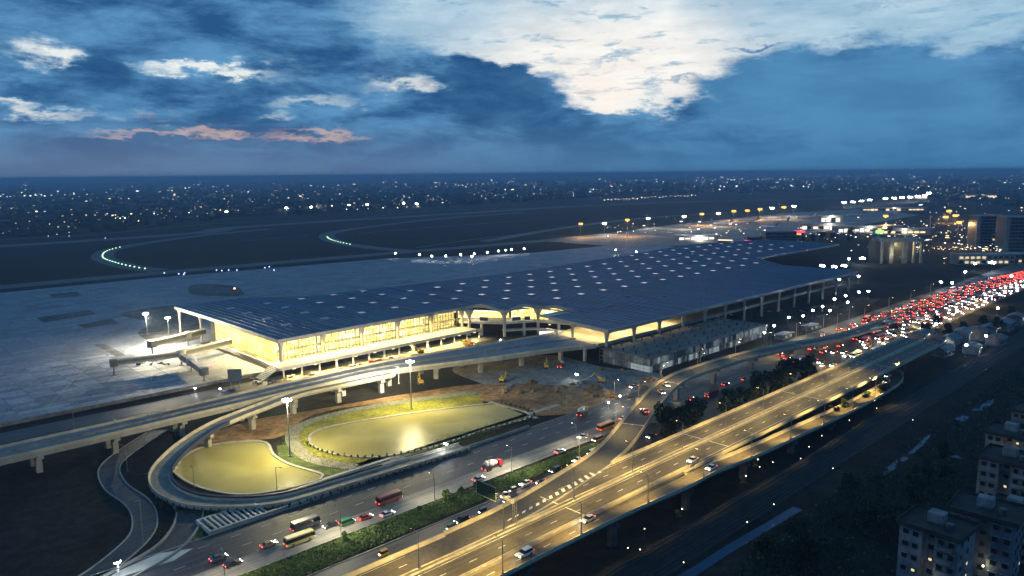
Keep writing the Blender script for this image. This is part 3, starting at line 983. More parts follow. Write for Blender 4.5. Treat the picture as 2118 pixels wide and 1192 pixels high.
# small roof clutter left by the builders
for k, (px, py, s) in enumerate(((1240, 594, 4), (1118, 599, 3), (1260, 635, 7), (1300, 615, 2), (1375, 615, 2), (440, 640, 6), (470, 643, 5), (1638, 580, 2.4))):
    q = G(px, py, RZ)
    mm = MB()
    for u_ in range(4):
        mm.box((rnd.uniform(-s, s) * 0.6, rnd.uniform(-1, 1), rnd.uniform(0.1, 0.4)), (rnd.uniform(0.8, s), rnd.uniform(0.4, 1.0), 0.4), rnd.uniform(0, 0.6))
    tag(mm.build('material_pile', dark_steel, None, loc=(q.x, q.y, q.z + 0.1)), ['dark pile of building materials on the roof, %s from the camera' % ORD[k]][0], 'pile', 'building material piles on the roof')

# --- glass front
glass_m = bpy.data.materials.new('clear_glass')
glass_m.use_nodes = True
t = NT(glass_m.node_tree)
glass_m.node_tree.nodes.clear()
tr = t.n('ShaderNodeBsdfTransparent')
tr.inputs[0].default_value = (0.92, 0.93, 0.88, 1)
gl = t.n('ShaderNodeBsdfGlossy')
gl.inputs['Roughness'].default_value = 0.08
fr = t.n('ShaderNodeFresnel')
fr.inputs[0].default_value = 1.35
mx = t.n('ShaderNodeMixShader')
t.put(mx.inputs[0], t.m('MULTIPLY', fr.outputs[0], t.m('SUBTRACT', 1.0, t.n('ShaderNodeNewGeometry').outputs['Backfacing'])))
glass_m.node_tree.links.new(tr.outputs[0], mx.inputs[1])
glass_m.node_tree.links.new(gl.outputs[0], mx.inputs[2])
mo = t.n('ShaderNodeOutputMaterial')
glass_m.node_tree.links.new(mx.outputs[0], mo.inputs[0])


def glow_wall(name, c1, c2, c3, strength, bw=2.6, bh=2.1):
    """Interior wall that glows itself, its pattern standing in for lit rooms."""
    m = bpy.data.materials.new(name)
    m.use_nodes = True
    t = NT(m.node_tree)
    p = m.node_tree.nodes['Principled BSDF']
    pos = t.n('ShaderNodeNewGeometry').outputs['Position']
    sp = t.n('ShaderNodeSeparateXYZ')
    t.put(sp.inputs[0], pos)
    v = t.comb(t.m('ADD', sp.outputs[0], sp.outputs[1]), sp.outputs[2], 0.0)
    b = t.n('ShaderNodeTexBrick', offset=0.37)
    t.put(b.inputs['Vector'], v)
    b.inputs['Color1'].default_value = (*c1, 1)
    b.inputs['Color2'].default_value = (*c2, 1)
    b.inputs['Mortar'].default_value = (c1[0] * 0.4, c1[1] * 0.33, c1[2] * 0.2, 1)
    b.inputs['Scale'].default_value = 1.0
    b.inputs['Mortar Size'].default_value = 0.10
    b.inputs['Brick Width'].default_value = bw
    b.inputs['Row Height'].default_value = bh
    n = t.noise(v, 0.16, 4.0, 0.6, 0.5)
    c = t.mix(t.smooth(n, 0.5, 0.66), b.outputs[0], c3)
    n2 = t.noise(v, 0.5, 3.0, 0.6)
    t.put(p.inputs['Base Color'], (0.5, 0.45, 0.3, 1))
    t.put(p.inputs['Emission Color'], c)
    t.put(p.inputs['Emission Strength'], t.m('MULTIPLY', t.smooth(n2, 0.25, 0.75, 0.45, 1.3), strength))
    return m


inner_m = glow_wall('hall_stand_in', (1.0, 0.64, 0.10), (1.0, 0.86, 0.40), (0.92, 0.97, 0.92), 2.5)
inner_dim = glow_wall('hall_stand_in_glow_dim', (0.85, 0.62, 0.18), (0.95, 0.78, 0.30), (0.70, 0.60, 0.22), 1.7)
hall_white = glow_wall('room_stand_in_glow_white', (0.95, 0.97, 0.95), (1.0, 1.0, 0.98), (1.0, 0.96, 0.85), 1.5)


def glass_wall(ax, ay, bx, by, z0, z1, nx, nz, inner, depth, name='glass_wall', side=1, lab=None, md=0.3):
    """A run of glazing with mullions, panes and a wall standing in for the hall behind it."""
    d = Vector((bx - ax, by - ay, 0))
    L = d.length
    h = math.atan2(d.y, d.x)
    gw = obj(name, None, T, (ax, ay, z0), h)
    if lab:
        gw['label'] = lab
    H = z1 - z0
    m = MB()
    for i in range(nx + 1):
        m.box((L * i / nx, 0, H / 2), (0.16, md, H))
    for j in range(nz + 1):
        m.box((L / 2, 0, H * j / nz), (L - 0.2, 0.22, 0.14))
    m.build('mullions', mull_m, gw)
    pw, ph = L / nx - 0.2, H / nz - 0.18
    pane = MB().box((0, 0, 0), (pw, 0.05, ph)).mesh('pane', glass_m)
    for i in range(nx):
        for j in range(nz):
            obj('pane', pane, gw, (L * (i + 0.5) / nx, 0, H * (j + 0.5) / nz))
    mm = MB()
    mm.poly([(0, side * depth, 0), (L, side * depth, 0), (L, side * depth, H), (0, side * depth, H)][::(1 if side > 0 else -1)])
    mm.build('hall_stand_in', inner, gw)
    m2 = MB()
    m2.box((L / 2, side * depth / 2, -0.2), (L - 0.1, depth - 0.2, 0.3))
    if nz >= 3:
        m2.box((L / 2, side * (depth / 2 + 0.5), H * 0.40), (L - 0.1, depth - 1.2, 0.5))
    m2.build('floor_slab', white_concrete, gw)
    return gw


def flared_column(x, y, z0, z1, r=0.75, R2=2.6, parent=None):
    h = z1 - z0
    pr = [(r * 1.15, 0), (r, 0.4), (r, h * 0.5), (r * 1.08, h * 0.66), (r * 1.35, h * 0.78), (R2 * 0.68, h * 0.9), (R2, h)]
    return MB().lathe((0, 0, 0), pr, 12).build('column', col_m, parent or T, True, loc=(x, y, z0))


TX = [2.2, 26.6, 51.0, 75.4, 99.8, 124.2]
for i in range(5):
    glass_wall(TX[i] + 0.2, 4.2, TX[i + 1] - 0.2, 4.2, 5.0, 15.8, 11, 4, inner_m if i < 4 else inner_dim, 5.0)
for i, x in enumerate(TX):
    flared_column(x, 1.8, 5.0, 15.9, 0.95, 2.1)
# end wall: tall fins
end_m = glow_wall('end_hall_stand_in_glow', (0.95, 0.68, 0.12), (1.0, 0.80, 0.30), (0.95, 0.85, 0.40), 2.8, 1.4, 7.0)
for k in range(4):
    ya, yb = 4.5 + k * 22.0, 4.5 + (k + 1) * 22.0
    glass_wall(3.0, yb, 3.0, ya, 2.0, 15.8, 16, 2, end_m, 2.2, side=1, md=0.14)
flared_column(1.4, 104, 0, 15.9, 0.7, 1.6)
flared_column(1.4, 139, 0, 15.9, 0.7, 1.6)
MB().box((1.6, 48, 1.0), (1.2, 88, 2.0)).build('plinth', white_concrete, T)
# terrace slab in front with posts and the dark bays below it
tb = MB().box((60.5, -4.6, 4.6), (132, 16.8, 0.8))
tb.box((60.5, -13.2, 5.3), (132, 0.5, 1.3))
tb.build('terrace', white_concrete, T)
MB().box((62, 2.5, 2.05), (124, 0.5, 4.0)).build('base_wall', old_concrete, T)
post = MB().box((0, 0, 2.1), (0.7, 0.7, 4.2)).mesh('terrace_post', white_concrete)
for i in range(14):
    obj('terrace_post', post, T, (-4 + i * 10.0, -12.2, 0))
bay_lit = glow('bay_lamp', (1.0, 0.80, 0.38), 2.2, 'NONE')
for i in range(13):
    MB().box((0, 0, 0), (5.0 if i < 5 else 3.0, 0.3, 0.25)).build('strip_lamp', bay_lit, T, loc=(1.5 + i * 10.0, -6.0, 4.05))
for i in range(11):  # lamps added along the terrace edge to brighten the yard below
    MB().box((0, 0, 0), (1.6, 0.35, 0.3)).build('added_edge_lamp', bay_lit, T, loc=(1.0 + i * 12.0, -13.7, 4.3))
    lamp_light(T, (1.0 + i * 12.0, -14.3, 4.1), 17000, (1.0, 0.74, 0.28), 0.2, 165, (0, -0.35, -1))
# stair block at the end of the terrace
sb_ = MB()
for k in range(9):
    sb_.box((-6 - k * 0.9, -5, 4.6 - k * 0.5 - 0.25), (0.9, 8, 0.5))
sb_.build('stairs', white_concrete, T)
# --- recess: set-back front with two floors
glass_wall(126.5, 9, 150, -14, 9.0, 16.4, 10, 2, inner_m, 4.0, side=1)
glass_wall(150, -14, 168, -50, 9.0, 16.4, 12, 2, inner_m, 4.0, side=1)
rs = MB()
rs.prism([(123, 3), (139, -20), (158, -30), (166, -52), (172, -48), (152, -10), (128, 12)], 7.6, 9.0)
rs.prism([(139, -22), (158, -33), (164, -52), (166, -50), (158, -28), (140, -18)], 3.2, 4.2)
rs.build('gallery', white_concrete, T)
rl = MB()
for q in (((131.5, -6.5), (134.5, -11)), ((145, -22), (150, -24.5)), ((152, -26), (155, -28))):
    (a, b), (c, d) = q
    rl.poly([(a, b, 9.3), (c, d, 9.3), (c, d, 11.6), (a, b, 11.6)])
rl.build('shop_front', dark_steel, T)
for x, y, z0 in ((139.4, -20.8, 0), (126.0, -3.0, 0), (160.0, -30.0, 0)):
    flared_column(x, y, z0, 16.4, 1.0, 3.4)
for x, y in ((131, -9), (150, -27.5), (163, -45)):
    MB().box((0, 0, 0), (1.3, 1.3, 7.6)).build('column', col_m, T, loc=(x, y, 3.8))
wr = glow('white_room', (1.0, 0.98, 0.92), 2.0)
MB().box((0, 0, 0), (9.0, 0.4, 4.6)).build('room_stand_in', hall_white, T, loc=(152.5, -44.5, 2.6), rz=R(-46))
MB().box((0, 0, 0), (8.0, 0.4, 5.4)).build('room_stand_in', hall_white, T, loc=(157.2, -55.0, 3.0), rz=R(-60))
# --- departure deck under the canopy
m = MB().prism([(133, -100.8), (463, -100.8), (463, -58), (168, -58), (141, -63)], 7.2, 8.02)
m.build('departure_deck', mat('departure_paving', (0.50, 0.44, 0.30), 0.7, 0.12, 0.3, 0.05), T)
MB().box((298, -101.3, 8.2), (330, 0.5, 1.9)).build('deck_edge', concrete, T)
glass_wall(170, -57.4, 214, -57.4, 8.1, 15.6, 22, 2, inner_m, 5.0, side=1)
for i in range(5):
    glass_wall(214 + i * 49.6 + 0.2, -57.4, 214 + (i + 1) * 49.6, -57.4, 8.1, 15.6, 12, 2, mat('dark_hall_%d' % i, (0.05, 0.05, 0.045), 0.8) if i else inner_dim, 5.0, side=1)
for i in range(14):
    x = 138.2 + i * 24.4
    if x < 463:
        flared_column(x, -102.8, 0, 15.9, 0.85, 2.2)
        flared_column(x + 1.5, -77, 8.0, 15.9, 0.8, 2.8)
dep_lamp = glow('departure_lamp', (1.0, 0.80, 0.42), 9.0, 'NONE')
for i in range(4):
    for y in (-95, -84, -70):
        x = 146 + i * 20
        f = thing('ceiling_lamp', 'warm lamp under the departure canopy, %s row %s from the corner' % ({-95: 'front', -84: 'middle', -70: 'rear'}[y], ORD[i]), 'lamp', (x, y, 15.4), 0, 'lamps under the departure canopy')
        MB().box((0, 0, 0.12), (1.3, 1.3, 0.24)).build('housing', steel, f)
        MB().box((0, 0, -0.06), (1.1, 1.1, 0.1)).build('lens', dep_lamp, f)
        lamp_light(f, (0, 0, -0.3), 9000, (1.0, 0.78, 0.40), 0.5, 165)
# lower frame bridge at the deck corner
for x, y in ((127, -97), (118, -88)):
    MB().box((0, 0, 0), (1.4, 1.4, 7.2)).build('column', col_m, T, loc=(x, y, 3.6))

# lamps added under the soffit to brighten the terrace and the ground before it
for i in range(5):
    for x in (8.4, 20.4):
        MB().box((0, 0, 0), (1.0, 1.0, 0.3)).build('added_soffit_lamp', bay_lit, T, loc=(x + 24.4 * i, 1.2, 15.6))
        lamp_light(T, (x + 24.4 * i, 1.0, 15.0), 19000 if i < 4 else 13000, (1.0, 0.74, 0.26), 0.3, 150, (0, -0.35, -1))
    lamp_light(T, (14.4 + 24.4 * i, -6.0, 3.6), 1200, (1.0, 0.78, 0.42), 0.25, 165)
for y in (12, 34, 60):  # more added lamps, brightening the apron by the end wall
    MB().box((0, 0, 0), (0.8, 1.0, 0.3)).build('added_soffit_lamp', bay_lit, T, loc=(1.6, y, 15.6))
    lamp_light(T, (1.2, y, 15.0), 60000, (1.0, 0.76, 0.30), 0.3, 150, (-0.5, 0, -1))
for x, y, z, e in ((130, -3, 15.6, 2600), (150, -24, 15.6, 2600), (160, -40, 7.2, 1200)):
    MB().box((0, 0, 0), (0.9, 0.9, 0.3)).build('added_soffit_lamp', bay_lit, T, loc=(x, y, z))
    lamp_light(T, (x, y, z - 0.5), e, (1.0, 0.85, 0.55), 0.3, 160)

# ------------------------------------------------------------------ low car park building before the canopy
net_m = mat('scaffold_netting', (0.10, 0.13, 0.15), 0.6, 0.3, 0.6, 0.1)
net_lit = glow('lit_bay', (0.85, 0.97, 0.98), 0.42)
net_lits = [glow('lit_bay_%d' % k, (0.72, 0.92, 0.95), s, 'NONE') for k, s in enumerate((0.03, 0.08, 0.17, 0.34))]
CP = thing('car_park', 'unfinished low car park building wrapped in scaffold and glazing, stub columns on top', 'building')
cx0, cx1, cy0, cy1 = 131.0, 250.0, -137.0, -105.0
MB().prism([(cx0, cy0), (cx1, cy0), (cx1, cy1), (cx0, cy1)], 6.9, 7.5).build('roof_slab', mat('site_slab', (0.17, 0.15, 0.125), 0.9, 0.4, 0.4, 0.06), CP)
MB().prism([(cx0, cy0), (cx1, cy0), (cx1, cy1), (cx0, cy1)], 3.3, 3.8).build('floor_slab', old_concrete, CP)
stub = MB().box((0, 0, 0.8), (0.6, 0.6, 1.6)).mesh('stub_column', dark_steel)
cpc = MB().box((0, 0, 3.4), (0.7, 0.7, 6.8)).mesh('column', old_concrete)
for i in range(13):
    for j in range(4):
        obj('stub_column', stub, CP, (cx0 + 4 + i * 9.2, cy0 + 4 + j * 8.2, 7.5))
        if j == 0 or i == 0:
            obj('column', cpc, CP, (cx0 + 1.5 + i * 9.6, cy0 + 1.2 + j * 9.6, 0))
pn = MB().box((0, 0, 0), (1.9, 0.12, 3.0)).mesh('panel', net_m)
pls = [MB().box((0, 0, 0), (1.9, 0.12, 3.0)).mesh('panel', q) for q in net_lits]
for i in range(58):
    for j in range(2):
        a_ = rnd.random()
        obj('panel', pn if a_ < 0.3 else pls[min(3, int((a_ - 0.3) / 0.7 * (4.6 if j == 0 else 3.2)))], CP, (cx0 + 1.5 + i * 2.03, cy0 + 0.3 + rnd.uniform(-0.15, 0.15), 1.65 + j * 3.6))
for i in range(15):
    for j in range(2):
        obj('panel', pls[3] if (j == 0 and i < 6) else rnd.choice(pls[:2] + [pn]), CP, (cx0 + 0.3, cy0 + 1.5 + i * 2.03, 1.65 + j * 3.6), R(90))
sc_ = MB()
for i in range(41):
    x = cx0 + i * 3.0
    sc_.box((x, cy0 - 1.2, 4.4), (0.12, 0.12, 8.8))
for z in (2, 4, 6, 8):
    sc_.box(((cx0 + cx1) / 2, cy0 - 1.2, z), (cx1 - cx0, 0.1, 0.1))
for i in range(11):
    sc_.box((cx0 - 1.2, cy0 + i * 3.2, 4.4), (0.12, 0.12, 8.8))
for z in (2, 4, 6, 8):
    sc_.box((cx0 - 1.2, (cy0 + cy1) / 2, z), (0.1, cy1 - cy0, 0.1))
sc_.build('scaffold', steel, CP)
for x in (142, 168, 196, 224):
    lamp_light(CP, (x, cy0 + 5, 2.8), 320, (0.85, 0.97, 1.0), 0.3)
    lamp_light(CP, (x, cy0 - 3.0, 6.0), 70, (0.85, 0.97, 1.0), 0.3)

# ------------------------------------------------------------------ lamps
sodium = glow('sodium_lens', (1.0, 0.62, 0.20), 30.0, 'NONE')
neutral = glow('white_lens', (1.0, 0.95, 0.82), 60.0, 'NONE')
cool = glow('cool_lens', (0.90, 0.97, 1.0), 60.0, 'NONE')
amber = glow('amber_lens', (1.0, 0.47, 0.08), 2.6, 'NONE')
LENS = {'sodium': (sodium, (1.0, 0.69, 0.20)), 'white': (neutral, (1.0, 0.90, 0.66)), 'cool': (cool, (0.88, 0.95, 1.0)), 'amber': (amber, (1.0, 0.55, 0.18))}
_lm = {}


def street_lamp(loc, h, ang, label, group, kind='sodium', power=0.0, arm=2.2, cone=150, tilt=0.0):
    key = (round(h, 1), kind if power else 'off', arm)
    if key not in _lm:
        pole = MB().tube((0, 0, 0), (0, 0, h), 0.13, 0.075, 8)
        pole.box((0, 0, 0.15), (0.45, 0.45, 0.3))
        a = MB().tube((0, 0, h - 0.1), (arm, 0, h + 0.35), 0.06, 0.05, 6)
        hd = MB().box((arm + 0.25, 0, h + 0.36), (0.9, 0.34, 0.16))
        ln = MB().box((arm + 0.3, 0, h + 0.26), (0.65, 0.26, 0.04))
        _lm[key] = (pole.mesh('pole', steel), a.mesh('arm', steel), hd.mesh('lamp_head', dark_steel), ln.mesh('lens', LENS[kind][0] if power else steel))
    o = thing('street_lamp', label, 'street lamp', loc, ang, group)
    for nme, me in zip(('pole', 'arm', 'lamp_head', 'lens'), _lm[key]):
        obj(nme, me, o)
    if power:
        lamp_light(o, (arm + 0.3, 0, h + 0.1), power, LENS[kind][1], 0.25, cone, (tilt, 0, -1))
    return o


EXG = 'lamp posts of the expressway'
k = 0
for x in range(-185, 185, 27):
    street_lamp((x, -221.6, EZ + 1.0), 8.6, R(90), 'tall lamp post on the expressway median, %s from the bottom edge' % ORD[k], EXG, 'sodium', 12500)
    k += 1
k = 0
for p_, h_ in walk(shift(xr, -3.2), 27, 60):
    if p_.x < 172 and h_ < 1.0:
        street_lamp((p_.x, p_.y, p_.z + 1.0), 8.0, h_ + R(90), 'lamp post on the outer parapet of the exit ramp, %s from the bottom edge' % ORD[k], EXG, 'sodium', 12500, 2.2, 122, 0.5)
        k += 1
for k, (px, py, z) in enumerate(((1868, 793, 1.5), (1822, 826, 2.8))):
    q = G(px, py, 0)
    street_lamp((q.x, q.y, 0.0), 10.0, R(125), 'lamp post at the bend of the exit ramp, %s one' % ('farther' if k == 0 else 'nearer'), EXG, 'sodium', 14000, 2.2, 140)
for k, (p_, h_) in enumerate(walk(shift(rp, 4.6), 34, 75)):
    if p_.x < 190:
        street_lamp((p_.x, p_.y, p_.z + 0.9), 7.6, h_ - R(90), 'lamp post on the flyover ramp parapet, %s from the junction' % ORD[k], 'lamp posts of the flyover ramp', 'sodium', 6500 if p_.x < 110 else 3800)
for k, x in enumerate(range(-105, 60, 33)):
    street_lamp((x, -178.6, 0.1), 8.5, R(90), 'slim lamp post along the hedge, %s from the bottom edge' % ORD[k], 'lamp posts along the hedge', 'white', 11000 if k % 2 else 4500, 1.8, 165, -0.45)
for k, x in enumerate((85, 120, 155, 190, 225, 262, 300, 340)):
    street_lamp((x, -150.5, 0.1), 8.5, R(-90), 'lamp post on the terminal side of the main road, %s from the ramp' % ORD[k], 'lamp posts of the far main road', 'white', 2600 if x < 200 else 5000, 1.8, 155)
for k, x in enumerate(range(200, 470, 38)):
    street_lamp((x, -203.5, 0.1), 9.5, R(90), 'sodium lamp post beside the traffic queue, %s from the trees' % ORD[k], 'lamp posts beside the traffic queue', 'sodium', 14000, 1.8, 165)
for k, x in enumerate(range(215, 480, 44)):
    street_lamp((x, -158.0, 0.1), 9.5, R(-90), 'sodium lamp post on the terminal side of the traffic queue, %s from the flyover' % ORD[k], 'lamp posts beside the traffic queue', 'sodium', 11000, 1.8, 165)
for k, (px, py, h) in enumerate(((155, 900, 9), (302, 912, 9), (363, 902, 9), (264, 975, 9), (323, 1030, 8), (297, 1127, 13), (402, 1010, 8), (573, 1015, 8))):
    q = G(px, py)
    street_lamp((q.x, q.y, 0.0), h, R(40 * k), 'unlit pole standing by the dark loop roads, %s from the top' % ORD[k], 'unlit poles by the loop roads')
for k, (px, py) in enumerate(((793, 772), (1005, 752), (825, 798), (1172, 850), (892, 748), (912, 750), (724, 780))):
    q = G(px, py, 8 if k < 3 else 0)
    street_lamp((q.x, q.y, q.z + (0.9 if k < 3 else 0)), 7.5, R(120), 'unlit grey pole near the departure viaduct, %s of seven' % ORD[k], 'poles near the departure viaduct')


def dome(r_):
    """Round glass bowl of a lamp, hanging."""
    return MB().lathe((0, 0, 0), [(0.02, -r_ * 0.95), (r_ * 0.55, -r_ * 0.85), (r_ * 0.9, -r_ * 0.45), (r_, 0.0), (r_ * 0.8, r_ * 0.5), (r_ * 0.4, r_ * 0.8)], 12)


def high_mast(loc, h, label, group, kind='white', power=9000, n=6, ring=1.5, size=0.8, cone=None, col_=None):
    o = thing('high_mast', label, 'light mast', loc, 0, group)
    MB().tube((0, 0, 0), (0, 0, h), 0.28, 0.14, 10).box((0, 0, 0.25), (1.2, 1.2, 0.5)).build('pole', steel, o)
    rg = MB()
    for a in range(12):
        q, q2 = 2 * math.pi * a / 12, 2 * math.pi * (a + 1) / 12
        rg.tube((ring * 0.75 * math.cos(q), ring * 0.75 * math.sin(q), h - 0.2), (ring * 0.75 * math.cos(q2), ring * 0.75 * math.sin(q2), h - 0.2), 0.08, n=5, caps=False)
    rg.build('ring', steel, o)
    hd = MB().lathe((0, 0, 0), [(size * 0.2, -0.1), (size * 0.5, 0.1), (size * 0.3, 0.45), (0.05, 0.5)], 10).mesh('housing', dark_steel)
    ln = dome(size * 0.5).mesh('lens', LENS[kind][0], True)
    for a in range(n):
        q = 2 * math.pi * a / n + 0.3
        f = obj('floodlight', hd, o, (ring * math.cos(q), ring * math.sin(q), h - 0.2))
        f.rotation_euler = (0, 0, q)
        l_ = obj('lens', ln, f)
    if power:
        lamp_light(o, (0, 0, h - 1.9), power, col_ or LENS[kind][1], 0.8, cone)
    return o


MG = 'tall floodlight masts'
for px, py, h, lab, kind, pw_ in ((600, 945, 21.5, 'high mast between the two ponds', 'white', 85000), (851, 847, 21.5, 'high mast on the lawn behind the larger pond', 'white', 100000),
                                  (307, 720, 21.0, 'outer of two high masts on the apron by the air bridges', 'white', 110000), (350, 700, 13.5, 'inner of two high masts on the apron by the air bridges', 'white', 45000)):
    q = G(px, py)
    hm_ = high_mast(q, h, 'white floodlight ' + lab, MG, kind, pw_, 6, 1.15, 1.1, col_=(1.0, 0.84, 0.42) if px > 500 else (1.0, 0.88, 0.62))
    if px == 851:
        lamp_light(hm_, (0.5, 1.0, h - 1.2), 230000, (1.0, 0.90, 0.66), 0.5, 80, (0.05, 0.9, -0.30), 'aimed_floodlight', 1.0)
    if px == 307:
        lamp_light(hm_, (0.5, -1.0, h - 1.2), 260000, (1.0, 0.88, 0.60), 0.6, 95, (0.25, -0.8, -0.5), 'aimed_floodlight')
q = G(248, 1215)
high_mast(q, 7.0, 'bright lamp at the bottom edge where slip road meets main road', MG, 'cool', 3500, 4, 0.5, 0.7)


def site_light(loc, h, label, kind='cool', power=900, size=0.9, n=3, cat='floodlight', group='building site floodlights', bigger=1.0):
    o = thing('site_floodlight', label, cat, loc, rnd.uniform(-0.3, 0.3), group)
    m = MB()
    for a in range(3):
        q = a * 2.094
        m.tube((0.9 * math.cos(q), 0.9 * math.sin(q), 0), (0, 0, min(1.6, h * 0.4)), 0.05, n=5)
    m.tube((0, 0, 0.2), (0, 0, h), 0.07, n=6)
    m.build('stand', steel, o)
    aim = math.atan2(CAM.y - loc[1], CAM.x - loc[0])
    hd = MB().lathe((0, 0, 0), [(size * 0.4, size * 0.35), (size * 0.42, size * 0.6), (0.05, size * 0.72)], 10).mesh('housing', dark_steel)
    ln = dome(size * 0.62).mesh('lens', LENS[kind][0], True)
    for a in range(n):
        f = obj('floodlight', hd, o, (0.2, (a - (n - 1) / 2) * size * 0.9, h + (0.25 * size if a % 2 else 0)))
        obj('lens', ln, f)
    if power:
        lamp_light(o, (0, 0, h + 0.4), power, LENS[kind][1], 0.4)
    return o


for k, (px, py, h, pw_, kd, lab) in enumerate((
        (1192, 788, 3.2, 2600, 'cool', 'bright floodlight in the middle of the building site'), (1282, 838, 4.0, 1700, 'white', 'right one of two floodlights by the flyover ramp'),
        (1258, 848, 3.2, 1500, 'white', 'left one of two floodlights by the flyover ramp'), (921, 938, 3.6, 2600, 'cool', 'bright floodlight at the water edge of the larger pond'),
        (1035, 712, 2.5, 500, 'cool', 'small floodlight in the terminal recess'), (1483, 655, 5.0, 900, 'white', 'white floodlight under the far canopy edge'),
        (1545, 632, 4.0, 500, 'cool', 'floodlight second along under the far canopy'), (1590, 622, 4.0, 500, 'cool', 'floodlight third along under the far canopy'),
        (1660, 598, 5.0, 1200, 'cool', 'floodlight at the bright joint of the far canopy'), (1735, 590, 5.0, 900, 'cool', 'floodlight below the end of the canopy roof'),
        (1775, 585, 6.0, 1500, 'white', 'lone floodlight beyond the end of the canopy roof'), (1783, 548, 7.0, 6000, 'cool', 'very bright floodlight behind the end of the terminal'),
        (1755, 545, 5.0, 900, 'cool', 'floodlight left of the brightest one behind the terminal'), (1700, 560, 5.0, 2500, 'cool', 'floodlight low in the far roof notch'),
        (1725, 562, 5.0, 2500, 'cool', 'second floodlight low in the far roof notch'), (1745, 560, 5.0, 2500, 'cool', 'third floodlight low in the far roof notch'),
        (1725, 635, 6, 900, 'white', 'floodlight at the near end of the lit yard'), (1748, 628, 6, 900, 'white', 'twin floodlight of the lit yard'),
        (1752, 642, 6, 700, 'white', 'front floodlight of the lit yard'), (1775, 620, 6, 700, 'cool', 'floodlight at the far end of the lit yard'), (1795, 618, 6, 600, 'white', 'last floodlight of the lit yard'),
        (1580, 705, 5, 700, 'cool', 'floodlight in the clutter beside the car park, lowest'), (1600, 690, 5, 700, 'cool', 'floodlight in the clutter beside the car park, second'),
        (1630, 675, 6, 800, 'cool', 'floodlight in the clutter beside the car park, third'), (1660, 672, 6, 800, 'cool', 'floodlight in the clutter beside the car park, fourth'),
        (1680, 660, 6, 800, 'cool', 'floodlight in the clutter beside the car park, fifth'), (1700, 655, 7, 900, 'cool', 'floodlight in the clutter beside the car park, sixth'),
        (1715, 660, 6, 500, 'cool', 'floodlight in the clutter beside the car park, highest'), (1565, 690, 4, 700, 'white', 'floodlight on the pale cabin by the car park'),
        (455, 815, 2.5, 800, 'cool', 'work light on the apron edge by the sign board'), (403, 812, 2.0, 600, 'cool', 'work light low at the apron corner'),
        (1977, 668, 8, 900, 'cool', 'street floodlight right of the traffic queue'), (1996, 740, 7, 500, 'cool', 'floodlight in the dark field, upper'), (2037, 720, 7, 500, 'cool', 'floodlight in the dark field, right'),
        (1945, 598, 6, 900, 'white', 'left of two floodlights left of the queue'), (1968, 600, 6, 900, 'white', 'right of two floodlights left of the queue'), (1995, 578, 7, 1500, 'cool', 'wide floodlight above the far queue'),
        (2050, 562, 9, 6000, 'cool', 'very bright violet floodlight near the right edge'), (2015, 562, 8, 1500, 'white', 'floodlight left of the violet one'), (2003, 548, 8, 1200, 'white', 'floodlight above and left of the violet one'),
        (2090, 590, 8, 1500, 'white', 'floodlight at the far end of the queue'), (1935, 690, 6, 0, 'cool', 'small light by the houses right of the queue'), (2062, 655, 6, 0, 'cool', 'small light among dark trees at right'))):
    q = G(px, py)
    dist = (q - CAM).length
    site_light(q, h, lab, kd, pw_ * (2.2 if px > 1440 and pw_ < 2000 else 1.0), max(0.6, dist / (640.0 if px < 1440 else 470.0)), 1 if pw_ < 2000 else 3)

# floodlights on the apron edge behind the terminal
for k, (px, py) in enumerate(((818, 535), (868, 538), (893, 541), (922, 541), (953, 538), (981, 536), (976, 542), (1008, 533), (1031, 530), (1046, 528), (1058, 527), (1084, 525), (1273, 528), (1316, 532))):
    q = G(px, py)
    site_light(q, 6.5, 'white floodlight tower on the apron edge behind the roof, %s from the left end' % ORD[k], 'white', 1500, 1.5, 1, 'floodlight', 'floodlight towers on the apron edge')
# sodium and white masts of the old apron
for k, (px, py, ty, kd) in enumerate(((1201, 491, 463, 'amber'), (1250, 486, 462, 'white'), (1297, 490, 455, 'amber'), (1340, 472, 452, 'white'), (1414, 475, 448, 'white'), (1451, 467, 443, 'amber'), (1485, 470, 442, 'white'), (1517, 458, 437, 'amber'),
                                      (1545, 456, 436, 'amber'), (1571, 455, 433, 'amber'), (1596, 450, 431, 'white'), (1620, 455, 429, 'amber'), (1641, 448, 427, 'white'), (1830, 478, 447, 'amber'), (1980, 508, 460, 'amber'), (1955, 462, 449, 'amber'), (1975, 460, 446, 'amber'), (1962, 452, 437, 'amber'),
                                      (1745, 430, 419, 'white'), (1763, 428, 418, 'white'), (1781, 426, 416, 'white'), (1798, 424, 414, 'white'), (1831, 421, 411, 'white'), (1849, 420, 410, 'white'), (1865, 419, 409, 'white'), (1881, 417, 408, 'white'), (1897, 416, 406, 'white'), (1912, 414, 405, 'white'), (1920, 411, 400, 'white'))):
    q = G(px, py)
    hz = 352 + (2118 - px) * 20 / 2118
    h = 100.0 * (py - ty) / max(20.0, py - hz)
    dist = (q - CAM).length
    high_mast(q, h, '%s apron mast of the old terminal, %s from the left' % ('orange sodium' if kd == 'amber' else 'white', ORD[k]), 'masts of the old apron', kd, (95000 if kd == 'amber' else 45000) if px < 1700 or kd == 'amber' else 0, 5, dist / 620, dist / 340 if kd == 'amber' else dist / 620)

# ------------------------------------------------------------------ vehicles
tyre_m = mat('tyre', (0.02, 0.02, 0.02), 0.9)
carpaint = mat('car_paint', (0.5, 0.5, 0.5), 0.3, 0.05, 2.0, 0.5, spec=0.6, objcol=True)
cglass = mat('car_glass', (0.015, 0.018, 0.022), 0.12, 0.05, spec=0.7)
head_m = glow('headlight_lens', (1.0, 0.95, 0.85), 28.0, 'NONE')
tail_m = glow('tail_lens', (1.0, 0.06, 0.04), 12.0, 'NONE')
head_off = mat('headlight_off', (0.6, 0.6, 0.6), 0.2)


